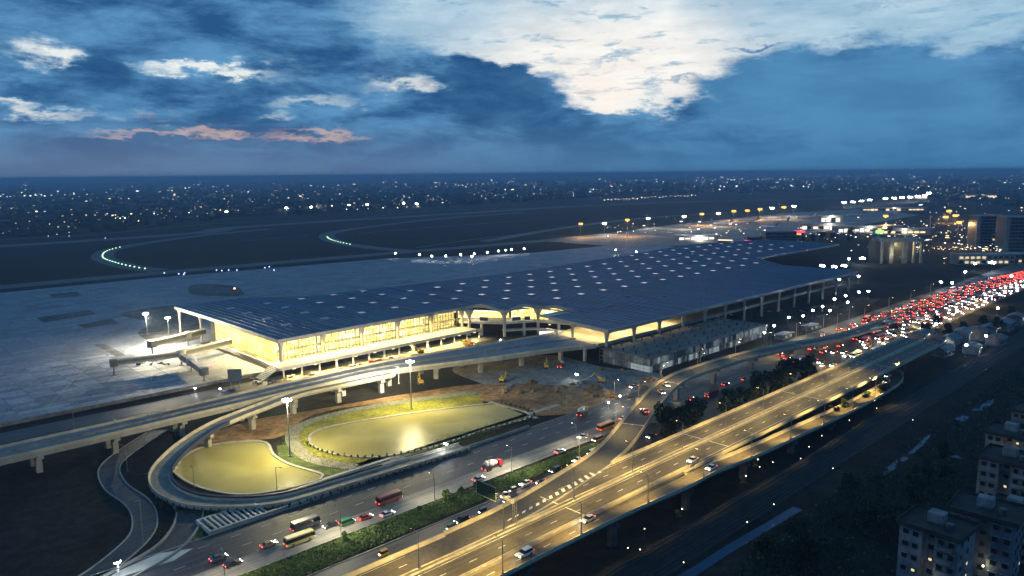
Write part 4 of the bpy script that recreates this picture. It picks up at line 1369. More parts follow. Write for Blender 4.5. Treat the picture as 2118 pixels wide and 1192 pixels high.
def xprism(mb, prof, w0, w1=None, m=0, zc=None):
    """Side profile (x, z) given thickness; upper points may be narrower."""
    zs = [z for _, z in prof]
    lo, hi = min(zs), max(zs)
    w1 = w0 if w1 is None else w1
    n = len(prof)
    i = len(mb.v)
    for s in (-1, 1):
        for x, z in prof:
            wd = w0 + (w1 - w0) * (z - lo) / max(1e-6, hi - lo)
            mb.v.append((x, s * wd / 2, z))
    mb.f.append(tuple(i + k for k in range(n)))
    mb.f.append(tuple(i + n + k for k in reversed(range(n))))
    mb.mi += [m, m]
    for k in range(n):
        j = (k + 1) % n
        mb.f.append((i + k, i + n + k, i + n + j, i + j))
        mb.mi.append(m)


def wheel_mesh(r, w_):
    return MB().tube((0, -w_ / 2, 0), (0, w_ / 2, 0), r, n=12).tube((0, -w_ / 2 - 0.01, 0), (0, w_ / 2 + 0.01, 0), r * 0.55, n=8, m=1).mesh('wheel', [tyre_m, steel])


SPEC = {
    'sedan': dict(L=4.4, body=[(-2.2, 0.35), (2.15, 0.35), (2.2, 0.62), (1.95, 0.78), (1.0, 0.92), (-1.7, 0.95), (-2.2, 0.85)], w=1.75, cab=[(-1.6, 0.94), (0.95, 0.92), (0.25, 1.4), (-1.05, 1.42)], cw=(1.66, 1.3), roof=[(-1.0, 1.4), (0.2, 1.385), (0.15, 1.46), (-0.95, 1.47)], rw=1.32, wr=0.32, ax=(1.35, -1.35), hz=0.66, tz=0.78),
    'suv': dict(L=4.6, body=[(-2.3, 0.4), (2.2, 0.4), (2.28, 0.75), (2.1, 0.98), (1.1, 1.08), (-2.25, 1.1), (-2.3, 0.9)], w=1.85, cab=[(-2.2, 1.08), (1.05, 1.07), (0.45, 1.66), (-2.0, 1.7)], cw=(1.78, 1.45), roof=[(-2.0, 1.68), (0.42, 1.65), (0.38, 1.74), (-1.95, 1.77)], rw=1.48, wr=0.37, ax=(1.4, -1.4), hz=0.82, tz=0.98),
    'van': dict(L=4.7, body=[(-2.35, 0.35), (2.3, 0.35), (2.35, 0.8), (2.1, 1.02), (-2.35, 1.05)], w=1.75, cab=[(-2.33, 1.03), (2.08, 1.0), (1.35, 1.78), (-2.25, 1.82)], cw=(1.72, 1.5), roof=[(-2.25, 1.8), (1.3, 1.76), (1.2, 1.9), (-2.2, 1.93)], rw=1.54, wr=0.33, ax=(1.5, -1.45), hz=0.72, tz=0.95),
    'bus': dict(L=10.2, body=[(-5.1, 0.45), (5.05, 0.45), (5.1, 1.3), (5.05, 1.45), (-5.1, 1.45)], w=2.45, cab=[(-5.05, 1.43), (5.03, 1.43), (4.8, 2.5), (-5.0, 2.5)], cw=(2.42, 2.3), roof=[(-5.03, 2.48), (4.82, 2.48), (4.6, 2.9), (-4.9, 2.95)], rw=2.36, wr=0.5, ax=(3.0, -2.9), hz=0.85, tz=1.0),
    'rickshaw': dict(L=2.6, body=[(-1.25, 0.3), (0.9, 0.3), (1.3, 0.45), (1.1, 0.95), (-1.25, 0.95)], w=1.25, cab=[(-1.2, 0.93), (1.05, 0.93), (0.75, 1.6), (-1.1, 1.6)], cw=(1.2, 1.1), roof=[(-1.25, 1.58), (0.85, 1.58), (0.6, 1.75), (-1.1, 1.78)], rw=1.2, wr=0.22, ax=(0.95, -0.8), hz=0.75, tz=0.6),
}
PROTO = {}
for kind, s in SPEC.items():
    b = MB()
    xprism(b, s['body'], s['w'], s['w'] * 0.94)
    c = MB()
    xprism(c, s['cab'], *s['cw'])
    r_ = MB()
    xprism(r_, s['roof'], s['rw'])
    fx = max(x for x, z in s['body']) - 0.02
    bx_ = min(x for x, z in s['body'])
    hl = MB().box((0, 0, 0), (0.1, 0.34, 0.18)).mesh('headlight', head_m)
    tl = MB().box((0, 0, 0), (0.08, 0.34, 0.2)).mesh('tail_light', tail_m)
    ho = MB().box((0, 0, 0), (0.1, 0.34, 0.18)).mesh('headlight', head_off)
    PROTO[kind] = dict(body=b.mesh('body', carpaint), cab=c.mesh('windows', cglass), roof=r_.mesh('roof', carpaint), wheel=wheel_mesh(s['wr'], 0.24), hl=hl, ho=ho, tl=tl, fx=fx, bx=bx_, **{q: s[q] for q in ('w', 'wr', 'ax', 'hz', 'tz')})


def car(kind, loc, heading, color, label, group='vehicles on the roads', lights=(True, True), name=None):
    P_ = PROTO[kind]
    o = thing(name or {'rickshaw': 'auto_rickshaw', 'bus': 'bus', 'van': 'van'}.get(kind, 'car'), label, {'rickshaw': 'rickshaw', 'bus': 'bus', 'van': 'van'}.get(kind, 'car'), loc, heading, group)
    for nme, me in (('body', P_['body']), ('windows', P_['cab']), ('roof', P_['roof'])):
        q = obj(nme, me, o)
        q.color = (*color, 1)
    for x in P_['ax']:
        for sy in ((-1, 1) if not (kind == 'rickshaw' and x > 0) else (0,)):
            obj('wheel', P_['wheel'], o, (x, sy * (P_['w'] / 2 - 0.1), P_['wr']))
    for sy in ((-1, 1) if kind != 'rickshaw' else (0,)):
        obj('headlight', P_['hl'] if lights[0] else P_['ho'], o, (P_['fx'] + 0.02, sy * (P_['w'] / 2 - 0.28), P_['hz']))
    for sy in (-1, 1):
        obj('tail_light', P_['tl'], o, (P_['bx'] - 0.01, sy * (P_['w'] / 2 - 0.25), P_['tz']))
    if kind == 'bus':
        o.scale = (0.84, 0.9, 0.95)
    if lights[0] == 2:
        lamp_light(o, (P_['fx'] + 0.2, 0, P_['hz']), 500, (1, 0.95, 0.85), 0.15, 75, (1, 0, -0.12), 'headlight_beam')
    return o


AWAY, HERE = 0.0, math.pi
WHITE, SILV, BLACK, RED, GREY, YEL, GREEN, BLUE = (0.75, 0.75, 0.75), (0.42, 0.43, 0.45), (0.02, 0.02, 0.022), (0.45, 0.03, 0.03), (0.15, 0.15, 0.16), (0.6, 0.38, 0.04), (0.03, 0.16, 0.06), (0.03, 0.06, 0.25)
for kind, px, py, z, hd, c, lt, lab in (
        ('suv', 1085, 1150, 9.05, HERE, WHITE, (2, True), 'white car with bright headlights low on the exit lane'),
        ('sedan', 1216, 1078, 9.05, HERE, SILV, (2, True), 'silver car following on the exit lane of the expressway'),
        ('sedan', 1471, 971, 8.3, HERE, WHITE, (True, True), 'white car alone on the exit ramp'),
        ('sedan', 1432, 955, 9.05, HERE, WHITE, (True, True), 'pale car by the inner barrier of the expressway'),
        ('sedan', 1333, 853, 9.5, R(62), RED, (True, True), 'red car climbing the flyover ramp'),
        ('sedan', 1368, 814, 9.55, R(240), (0.7, 0.5, 0.35), (True, True), 'beige car coming down the flyover ramp'),
        ('sedan', 1378, 799, 9.55, R(235), WHITE, (True, True), 'small white car highest on the flyover ramp'),
        ('rickshaw', 793, 1150, 0.08, HERE, YEL, (2, True), 'yellow auto rickshaw with glaring headlight on the service road'),
        ('rickshaw', 932, 1096, 0.08, HERE, GREEN, (2, True), 'green auto rickshaw beside the expressway parapet'),
        ('suv', 955, 1080, 0.08, HERE, BLACK, (True, True), 'black car just ahead of the green rickshaw'),
        ('rickshaw', 998, 1062, 0.08, HERE, GREY, (2, True), 'grey auto rickshaw under the sign gantry'),
        ('rickshaw', 1048, 1040, 0.08, HERE, YEL, (2, True), 'yellow auto rickshaw behind the sign board'),
        ('rickshaw', 1043, 1030, 0.08, HERE, GREY, (True, True), 'small grey rickshaw next to the yellow one'),
        ('sedan', 1087, 1003, 0.08, HERE, WHITE, (True, True), 'white sedan on the service road beyond the sign'),
        ('sedan', 1122, 1001, 0.08, HERE, BLACK, (2, True), 'black sedan with bright headlights on the service road'),
        ('rickshaw', 1061, 1018, 0.08, HERE, GREY, (True, False), 'tiny dark rickshaw hugging the hedge side'),
        ('suv', 1148, 976, 0.08, HERE, BLACK, (2, True), 'black car with its beams on, before the flyover foot'),
        ('sedan', 1195, 955, 0.08, HERE, WHITE, (2, True), 'white car near the flyover on the service road'),
        ('van', 1226, 940, 0.08, HERE, WHITE, (True, True), 'white van queuing beside the flyover ramp'),
        ('van', 1243, 930, 0.08, HERE, SILV, (True, True), 'silver van behind the white van'),
        ('sedan', 452, 1158, 0.08, AWAY, GREY, (True, True), 'grey car with red tail lights lowest on the main road'),
        ('sedan', 482, 1170, 0.08, AWAY, BLACK, (True, True), 'black car next to the lowest grey one'),
        ('bus', 632, 1092, 0.08, AWAY, (0.2, 0.19, 0.17), (True, True), 'dark bus with a red rear light on the main road'),
        ('bus', 620, 1123, 0.08, AWAY, (0.55, 0.50, 0.2), (True, True), 'pale yellow bus passing the dark bus'),
        ('sedan', 556, 1130, 0.08, AWAY, (0.5, 0.3, 0.2), (True, True), 'copper car behind the pale yellow bus'),
        ('sedan', 684, 1090, 0.08, HERE, BLACK, (True, True), 'black car in front of the dark bus'),
        ('van', 718, 1085, 0.08, AWAY, GREEN, (True, True), 'green van ahead of the black car'),
        ('sedan', 756, 1074, 0.08, AWAY, RED, (True, True), 'red car in the middle of the main road'),
        ('sedan', 801, 1067, 0.08, AWAY, WHITE, (True, True), 'white sedan by the pale strip of the main road'),
        ('bus', 805, 1038, 0.08, AWAY, (0.42, 0.10, 0.07), (True, True), 'red bus beside the underpass wall'),
        ('sedan', 990, 994, 0.08, AWAY, SILV, (True, True), 'silver car behind the mixer truck'),
        ('sedan', 1158, 937, 0.08, AWAY, WHITE, (True, True), 'white car with red tail lights on the pale strip'),
        ('bus', 1253, 888, 0.08, AWAY, (0.55, 0.22, 0.04), (True, True), 'orange bus below the flyover ramp'),
        ('sedan', 1205, 906, 0.08, HERE, WHITE, (2, True), 'white car with strong headlights below the flyover'),
        ('van', 1236, 912, 0.08, HERE, (0.5, 0.3, 0.2), (2, True), 'tan van with strong headlights below the flyover'),
        ('sedan', 1290, 868, 0.08, AWAY, WHITE, (True, True), 'white car about to pass under the flyover'),
        ('sedan', 1347, 905, 0.08, HERE, GREY, (True, True), 'grey car parked between the flyover and the trees'),
        ('bus', 1472, 820, 0.08, AWAY, RED, (True, True), 'red bus beyond the flyover by the trees'),
        ('sedan', 1431, 828, 0.08, AWAY, RED, (True, True), 'red car left of the red bus'),
        ('sedan', 1376, 850, 0.08, HERE, WHITE, (2, True), 'white car by the portal column of the flyover'),
        ('sedan', 1500, 797, 0.08, AWAY, RED, (True, True), 'small red car just beyond the red bus'),
        ('rickshaw', 1538, 787, 0.08, AWAY, GREEN, (True, True), 'green rickshaw alone on the wide road'),
        ('sedan', 1560, 782, 0.08, AWAY, BLACK, (True, True), 'black car alone near the tree tops'),
        ('sedan', 1643, 750, 0.08, AWAY, BLACK, (True, True), 'black car with red lights at the tail of the queue'),
        ('van', 1668, 742, 0.08, AWAY, RED, (True, True), 'red van near the tail of the queue'),
        ('sedan', 236, 876, 0.1, HERE, YEL, (2, True), 'yellow taxi with headlights on the road below the apron'),
        ('sedan', 1836, 780, 1.6, HERE, WHITE, (2, True), 'white car in the bend of the exit ramp'),
        ('sedan', 1833, 792, 2.1, HERE, SILV, (2, True), 'silver car following through the bend of the exit ramp'),
        ('suv', 1036, 708, 0.1, HERE, WHITE, (False, False), 'white car parked in the terminal recess'),
        ('van', 1390, 750, 0.1, AWAY, WHITE, (False, False), 'white van parked before the car park'),
        ('sedan', 1310, 802, 0.1, HERE, (0.6, 0.5, 0.4), (2, True), 'car leading a row of lights on the site road')):
    car(kind, G(px, py, z), hd, c, lab, lights=lt)

# queue on the highway: small copies
QM = {}
for kind in ('sedan', 'suv', 'van', 'bus', 'rickshaw'):
    s, P_ = SPEC[kind], PROTO[kind]
    for ci, c in enumerate((WHITE, SILV, BLACK, RED)):
        cm = MATS.get('queue_paint_%d' % ci) or mat('queue_paint_%d' % ci, c, 0.35, 0.05, 2.0, 0.5)
        b = MB()
        xprism(b, s['body'], s['w'], s['w'] * 0.94, 0)
        xprism(b, s['cab'], *s['cw'], m=1)
        xprism(b, s['roof'], s['rw'], m=0)
        for x in P_['ax']:
            for sy in (-1, 1):
                b.tube((x, sy * (s['w'] / 2 - 0.25), s['wr']), (x, sy * (s['w'] / 2 + 0.01), s['wr']), s['wr'], n=8, m=4)
        for sy in (-1, 1):
            b.box((P_['fx'] + 0.03, sy * (s['w'] / 2 - 0.3), P_['hz']), (0.1, 0.52, 0.4), 0, 2)
            b.box((P_['bx'] - 0.02, sy * (s['w'] / 2 - 0.28), P_['tz']), (0.08, 0.56, 0.42), 0, 3)
        QM[kind, ci] = b.mesh('car', [cm, cglass, glow('queue_headlight', (1.0, 0.93, 0.82), 22.0, 'NONE') if 'queue_headlight' not in MATS else MATS['queue_headlight'], glow('queue_tail_light', (1.0, 0.06, 0.03), 9.0, 'NONE') if 'queue_tail_light' not in MATS else MATS['queue_tail_light'], tyre_m])
nq = 0
for lane, y in enumerate((-161.5, -165.2, -169.0, -172.8, -176.6, -180.4, -185.5, -189.2, -193.0, -196.8, -200.4)):
    away = lane < 6
    x = 188 + rnd.uniform(0, 10)
    while x < 610 and nq < 299:
        dens = 0.98 if x > 270 else 1.75
        kind = rnd.choice(['sedan', 'sedan', 'suv', 'van', 'rickshaw', 'sedan', 'bus'])
        step = (7.0 + SPEC[kind]['L'] + rnd.expovariate(1 / 5.0)) * dens
        x += step / 2
        bend = 0 if x < 470 else -((x - 470) / 190) ** 2 * 10
        o = obj('car', QM[kind, rnd.randrange(4)], None, (x, y + bend + rnd.uniform(-0.4, 0.4), 0.11), (AWAY if away else HERE) + rnd.uniform(-0.04, 0.04))
        tag(o, 'vehicle with red tail lights in the long queue on the highway' if away else 'vehicle with white headlights in the long queue on the highway', 'car', 'tail lights side of the queue' if away else 'headlights side of the queue')
        x += step / 2
        nq += 1
# the far end of the queue, too small to tell apart
fq = MB()
for lane, y in enumerate((-161.5, -165.2, -169.0, -172.8, -176.6, -180.4, -185.5, -189.2, -193.0, -196.8, -200.4)):
    x = 613 + rnd.uniform(0, 8)
    while x < 900:
        yy = y - ((x - 470) / 190) ** 2 * 10 + rnd.uniform(-0.4, 0.4)
        sg_ = -1 if lane < 6 else 1
        fq.box((x, yy, 0.75), (4.4, 1.75, 0.9), 0, 0).box((x, yy, 1.45), (2.4, 1.6, 0.6), 0, 1, 0.85)
        for sy in (-1, 1):
            fq.box((x - 2.25, yy + sy * 0.55, 0.85), (0.1, 0.75, 0.6), 0, 3 if lane < 6 else 2)
        x += 6.5 + rnd.expovariate(1 / 3.5)
tag(fq.build('distant_traffic', [MATS['queue_paint_1'], cglass, MATS['queue_headlight'], MATS['queue_tail_light']]), 'far end of the queue merging into a ribbon of lights', None, None, 'stuff')
# mixer truck, lorries, site machines
def truck(loc, hd, label, cabc, loadc, kind='mixer'):
    o = thing('truck', label, 'truck', loc, hd, 'trucks and site machines')
    MB().box((0, 0, 0.85), (7.6, 0.9, 0.3)).build('chassis', dark_steel, o)
    cb = MB()
    xprism(cb, [(2.4, 0.7), (4.0, 0.7), (4.0, 1.7), (3.75, 2.6), (2.4, 2.7)], 2.3, 2.1)
    q = cb.build('cab', carpaint, o)
    q.color = (*cabc, 1)
    wn = MB().box((3.92, 0, 2.1), (0.12, 1.9, 0.7)).build('windscreen', cglass, o)
    if kind == 'mixer':
        d = MB()
        a, b_ = Vector((-3.6, 0, 2.6)), Vector((2.0, 0, 2.0))
        for f0, f1, r0, r1 in ((0, 0.2, 0.5, 1.1), (0.2, 0.65, 1.1, 1.25), (0.65, 1.0, 1.25, 0.7)):
            d.tube(a.lerp(b_, f0), a.lerp(b_, f1), r0, r1, 14)
        q = d.build('drum', carpaint, o, True)
        MB().box((-3.7, 0, 1.6), (0.5, 1.2, 1.6)).build('chute', dark_steel, o)
    elif kind == 'box':
        q = MB().box((-0.8, 0, 2.2), (5.8, 2.4, 2.4)).build('cargo_box', carpaint, o)
    else:
        bd = MB()
        bd.box((-0.8, 0, 1.15), (5.8, 2.4, 0.2)).box((-0.8, 1.15, 1.7), (5.8, 0.1, 1.0)).box((-0.8, -1.15, 1.7), (5.8, 0.1, 1.0)).box((-3.65, 0, 1.7), (0.1, 2.2, 1.0))
        q = bd.build('tipper_body', carpaint, o)
    q.color = (*loadc, 1)
    wm = wheel_mesh(0.5, 0.35)
    for x in (3.1, -1.6, -2.8):
        for sy in (-1, 1):
            obj('wheel', wm, o, (x, sy * 1.05, 0.5))
    for sy in (-1, 1):
        obj('tail_light', PROTO['sedan']['tl'], o, (-3.95, sy * 0.9, 1.0))
    return o


truck(G(1018, 970, 0.08), AWAY, 'cement mixer truck with red cab and white drum on the main road', RED, (0.6, 0.58, 0.5))
truck(G(1204, 858, 0.05), R(20), 'cement mixer truck with yellow cab parked beyond the pond', (0.6, 0.5, 0.05), (0.7, 0.7, 0.68))
truck(G(778, 756, 0.1), R(5), 'red box lorry parked in front of the terminal', (0.4, 0.02, 0.02), (0.5, 0.02, 0.02), 'box')
truck(G(735, 765, 0.1), R(0), 'dark tipper lorry parked beside the red one', (0.05, 0.06, 0.06), (0.06, 0.07, 0.07), 'tip')
truck(G(968, 714, 0.1), R(90), 'yellow tipper lorry at the terminal recess', (0.6, 0.4, 0.05), (0.6, 0.4, 0.05), 'tip')
truck(G(1160, 760, 0.1), R(30), 'pale tipper lorry under the departure viaduct', (0.5, 0.45, 0.4), (0.3, 0.12, 0.08), 'tip')
truck(G(1395, 955, 0.1), AWAY, 'dull lorry parked in the gap beside the exit ramp', (0.3, 0.3, 0.28), (0.3, 0.3, 0.28), 'box')
truck(G(1548, 893, 0.1), AWAY, 'green lorry parked in the gap beside the exit ramp', (0.1, 0.2, 0.08), (0.15, 0.2, 0.08), 'tip')


def excavator(loc, hd, label, c):
    o = thing('excavator', label, 'excavator', loc, hd, 'trucks and site machines')
    tr_ = MB()
    for sy in (-1, 1):
        xprism_off = MB()
        tr_.box((0, sy * 1.05, 0.45), (3.4, 0.55, 0.9), 0, 0, 1.0)
    tr_.build('tracks', dark_steel, o)
    q = MB().box((-0.3, 0, 1.5), (3.0, 2.3, 1.0)).box((0.6, 0.7, 2.4), (1.3, 0.9, 0.9)).build('house', carpaint, o)
    q.color = (*c, 1)
    bm = MB().tube((1.0, -0.3, 1.7), (3.6, -0.3, 4.6), 0.28, 0.22, 6).tube((3.6, -0.3, 4.6), (5.8, -0.3, 2.2), 0.22, 0.16, 6)
    q = bm.build('boom', carpaint, o)
    q.color = (*c, 1)
    MB().box((5.9, -0.3, 1.8), (0.9, 1.0, 0.8), 0, 0, 0.7).build('bucket', dark_steel, o)
    return o


for px, py, hd, lab in ((870, 730, 2.6, 'excavator with raised boom in front of the glass wall'), (1040, 790, 0.4, 'excavator working under the departure viaduct'), (870, 795, 1.2, 'excavator in the dark behind the bright pier'), (715, 775, 3.5, 'excavator near the edge of the sandy strip'), (1245, 792, 2.0, 'excavator among spoil heaps by the building site'), (1130, 762, 0.8, 'excavator beside the white pier near the deck corner')):
    excavator(G(px, py, 0.08), hd, lab, (0.55, 0.36, 0.05))
# spoil heaps and clutter
for k in range(46):
    px, py = rnd.choice([(1260, 800), (1200, 815), (1100, 800), (1330, 790), (1290, 780), (1180, 800)])
    q = G(px + rnd.uniform(-60, 60), py + rnd.uniform(-16, 16), 0.0)
    m = MB()
    r_ = rnd.uniform(0.8, 2.6)
    m.lathe((0, 0, 0), [(r_, 0), (r_ * 0.8, r_ * 0.25), (r_ * 0.45, r_ * 0.5), (r_ * 0.1, r_ * 0.62)], 9)
    m.v = [(x + rnd.uniform(-.25, .25) * r_, y + rnd.uniform(-.25, .25) * r_, z * rnd.uniform(0.7, 1.2)) for x, y, z in m.v]
    tag(m.build('spoil_heap', mud if k % 3 else old_concrete, None, loc=(q.x, q.y, 0.0)), '%s heap of %s on the building site, %s of its kind' % ('broad' if r_ > 1.7 else 'small', 'brown earth' if k % 3 else 'grey rubble', ORD[k % 40]), 'heap', 'spoil heaps')
cnt = {}
for k in range(60):
    reg = rnd.choice([(640, 772, 60, 10, 'on the sandy strip before the terminal'), (820, 740, 70, 8, 'below the terrace of the glass front'), (560, 790, 40, 8, 'at the corner of the terminal'), (1290, 815, 60, 12, 'by the flyover ramp'), (1640, 690, 60, 16, 'beside the car park'), (1690, 650, 60, 14, 'in the lit yard'), (1560, 650, 80, 10, 'under the far canopy'), (500, 800, 40, 10, 'by the blank board'), (330, 748, 40, 10, 'under the air bridges')])
    q = G(reg[0] + rnd.uniform(-1, 1) * reg[2], reg[1] + rnd.uniform(-1, 1) * reg[3])
    m = MB()
    for _ in range(rnd.randrange(2, 6)):
        m.box((rnd.uniform(-1.6, 1.6), rnd.uniform(-1, 1), rnd.uniform(0.2, 0.8)), (rnd.uniform(0.5, 2.6), rnd.uniform(0.3, 1.2), rnd.uniform(0.3, 1.1)), rnd.uniform(0, 3))
    tag(m.build('material_stack', rnd.choice([dark_steel, old_concrete, concrete, mud, steel]), None, loc=(q.x, q.y, 0.05), rz=rnd.uniform(0, 3)), 'stack of building materials %s, %s one placed' % (reg[4], ORD[cnt.setdefault(reg[4], 0)]), 'stack', 'stacks of building materials')
    cnt[reg[4]] += 1
# site cabins
for px, py, w_, d_, h_, c, lab in ((1560, 693, 16, 8, 5.5, white_concrete, 'pale two-storey site cabin block beside the car park'), (1480, 690, 14, 5, 2.2, dark_steel, 'dark container on the car park slab edge'), (1620, 700, 12, 5, 3, net_m, 'grey site shed with lights'), (1675, 682, 14, 5, 3, net_m, 'longer grey site shed farther along')):
    q = G(px, py, 0)
    o = thing('site_cabin', lab, 'cabin', (q.x, q.y, 0), 0, 'site cabins')
    MB().box((0, 0, h_ / 2), (w_, d_, h_)).build('body', c, o)
    MB().box((0, 0, h_ + 0.15), (w_ + 0.6, d_ + 0.6, 0.3)).build('roof', steel, o)
    for i in range(int(w_ / 3)):
        for j in range(max(1, int(h_ / 2.7))):
            MB().box((-w_ / 2 + 1.6 + i * 3, -d_ / 2 - 0.05, 1.5 + j * 2.6), (1.5, 0.1, 1.1)).build('window', net_lit if (i + j) % 2 else cglass, o)

# sign gantry over the road
gq = G(1065, 1090, 9.0)
sg = thing('sign_gantry', 'cantilever gantry with a dark green road sign beside the expressway', 'sign', (gq.x, gq.y, 9.0), 0)
m = MB()
for sx in (-0.35, 0.35):
    for sy in (-0.35, 0.35):
        m.tube((sx, sy, 0), (sx, sy, 7.2), 0.09, n=6)
for z in range(0, 7):
    m.tube((-0.35, -0.35, z), (0.35, 0.35, z + 1), 0.05, n=5).tube((0.35, -0.35, z), (-0.35, 0.35, z + 1), 0.05, n=5)
m.build('lattice_post', steel, sg)
m = MB()
for z in (6.6, 7.2):
    for sx in (-0.3, 0.3):
        m.tube((sx, 0, z), (sx, 9.5, z), 0.08, n=6)
for k in range(9):
    m.tube((-0.3, k, 6.6), (-0.3, k + 1, 7.2), 0.05, n=5)
m.build('truss_arm', steel, sg)
MB().box((-0.5, 10.5, 6.9), (0.15, 8.0, 4.0)).build('sign_board', mat('sign_green', (0.012, 0.040, 0.026), 0.5, 0.1), sg)
bp = MB()
for y in (6.55, 14.45):
    bp.box((-0.59, y, 6.9), (0.03, 0.1, 3.9))
for z in (4.98, 8.82):
    bp.box((-0.595, 10.5, z), (0.03, 7.9, 0.1))
bp.build('sign_border', paint, sg)
# dark sign board on the apron edge
q = G(487, 800)
bb = thing('sign_board', 'large dark blank board on legs at the apron corner', 'sign', (q.x, q.y, 0), R(-42))
MB().box((0, 0, 5.4), (6.6, 0.4, 6.4)).build('panel', mat('board_blue', (0.06, 0.08, 0.11), 0.5, 0.2), bb)
for x in (-2.2, 2.2):
    MB().tube((x, 0, 0), (x, 0, 2.4), 0.25, 0.2, 8).build('leg', steel, bb)

# air bridges
bridge_glass = mat('bridge_glazing', (0.16, 0.17, 0.17), 0.3, 0.2)
def air_bridge(label, pts, z, w_=3.0, h_=2.9, legs=True):
    o = thing('air_bridge', label, 'air bridge')
    path = [Vector((p_.x, p_.y, z)) for p_ in pts]
    for a, b in zip(path, path[1:]):
        d = b - a
        hd = math.atan2(d.y, d.x)
        c = (a + b) / 2
        MB().box((0, 0, 0), (d.length, w_, 0.3)).box((0, 0, h_), (d.length, w_, 0.3)).build('tunnel_floor_and_roof', white_concrete, o, loc=(c.x, c.y, z), rz=hd)
        for sy in (-1, 1):
            mm = MB().box((0, sy * (w_ / 2 - 0.1), 0.55), (d.length - 0.1, 0.16, 0.8))
            mm.box((0, sy * (w_ / 2 - 0.1), 2.5), (d.length - 0.1, 0.16, 0.5))
            mm.build('side_panel', steel, o, loc=(c.x, c.y, z), rz=hd)
            MB().box((0, sy * (w_ / 2 - 0.14), 1.6), (d.length - 0.2, 0.06, 1.3)).build('side_glazing', bridge_glass, o, loc=(c.x, c.y, z), rz=hd)
    for p_ in path[1:]:
        MB().tube((0, 0, 0), (0, 0, z - 0.1), 0.5, 0.4, 10).box((0, 0, 0.2), (2.2, 2.2, 0.4)).build('support_leg', steel, o, loc=(p_.x, p_.y, 0))
    rot = path[1]
    MB().lathe((0, 0, 0), [(2.4, -0.3), (2.4, 3.3), (2.0, 3.6), (0.1, 3.8)], 16).build('rotunda', white_concrete, o, loc=(rot.x, rot.y, z))
    e = path[-1]
    MB().box((0, 0, 1.4), (3.2, 4.0, 3.6)).build('cab', mat('cab_grey', (0.16, 0.16, 0.16), 0.6) if 'cab_grey' not in MATS else MATS['cab_grey'], o, loc=(e.x, e.y, z), rz=math.atan2(path[-1].y - path[-2].y, path[-1].x - path[-2].x))
    return o


air_bridge('upper air bridge reaching from the glass end wall', [Vector((2.0, 101, 0)), Vector((-10, 96, 0)), Vector((-33, 88, 0))], 5.2)
air_bridge('long air bridge stretching out over the bright apron', [Vector((1.5, 62, 0)), Vector((-30, 52, 0)), Vector((-62, 57, 0))], 5.0)
air_bridge('short air bridge angled towards the apron corner', [Vector((-30, 52, 0)), Vector((-31, 36, 0)), Vector((-34, 12, 0))], 3.6, 2.6)
for k, (px, py) in enumerate(((405, 750), (438, 762))):
    q = G(px, py)
    o = thing('beacon', 'red warning light on the apron by the short air bridge, %s' % ('upper' if k == 0 else 'lower'), 'beacon', q, 0, 'red warning lights')
    MB().tube((0, 0, 0), (0, 0, 1.2), 0.12, n=6).build('post', steel, o)
    MB().lathe((0, 0, 1.2), [(0.5, 0), (0.5, 0.7), (0.2, 0.9)], 10).build('lamp', glow('red_beacon', (1.0, 0.05, 0.12), 9.0) if 'red_beacon' not in MATS else MATS['red_beacon'], o)
    lamp_light(o, (0, 0, 2.6), 120, (1.0, 0.1, 0.15), 0.2)
q = G(482, 602)
o = thing('beacon', 'orange beacon on a site vehicle far back on the apron', 'beacon', q, 0)
MB().box((0, 0, 0.8), (5.5, 2.2, 1.4)).build('body', dark_steel, o)
MB().lathe((1.5, 0, 1.5), [(0.9, 0), (0.9, 0.9), (0.3, 1.3)], 8).build('lamp', glow('orange_beacon', (1.0, 0.35, 0.15), 6.0), o)
# taxiway lights
tg = glow('green_taxi_light', (0.55, 1.0, 0.55), 3.5, 'NONE')
tb_ = glow('blue_taxi_light', (0.35, 0.5, 1.0), 4.0, 'NONE')
tm = MB().tube((0, 0, 0), (0, 0, 0.5), 0.12, n=5, m=1).lathe((0, 0, 0.5), [(0.75, 0), (0.75, 0.6), (0.3, 0.9)], 8).mesh('taxiway_light', [tg, steel])
tm2 = MB().tube((0, 0, 0), (0, 0, 0.5), 0.12, n=5, m=1).lathe((0, 0, 0.5), [(0.7, 0), (0.7, 0.6), (0.3, 0.9)], 8).mesh('taxiway_light', [tb_, steel])
ng = 0
for path, rng in ((spline([(p.x, p.y, 0) for p in loopA], 6), (25, 330)), (spline([(p.x, p.y, 0) for p in loopB], 6), (150, 300))):
    for p_, h_ in walk(path, 13, rng[0]):
        if (p_ - path[0]).length < rng[1]:
            ng = ng + 1
            tag(obj('taxiway_light', tm, None, (p_.x, p_.y, 0.2)), 'green light along the %s curved exit taxiway, %s from its near end' % ('left' if rng[0] == 25 else 'farther', ORD[min(39, ng - 1)]), 'taxiway light', 'green taxiway lights')
for px, py in ((548, 556), (557, 554), (567, 561), (448, 561), (459, 562), (473, 561), (490, 561), (370, 569), (380, 570), (382, 567), (340, 567), (101, 478), (117, 477), (143, 482), (118, 486), (100, 490), (143, 490), (218, 494)):
    q = G(px, py)
    tag(obj('taxiway_light', tm2, None, (q.x, q.y, 0.2)), 'small blue light on the airfield edge', 'taxiway light', 'blue taxiway lights')

# ------------------------------------------------------------------ vegetation
leaf_mats = [mat('leaf_dark', (0.018, 0.027, 0.012), 0.8, 0.4, 1.2, 0.3), mat('leaf_mid', (0.070, 0.125, 0.022), 0.8, 0.4, 1.2, 0.3), mat('leaf_light', (0.125, 0.175, 0.035), 0.8, 0.4, 1.2, 0.3)]
bark = mat('bark', (0.06, 0.045, 0.035), 0.9, 0.3, 2.0, 0.4)


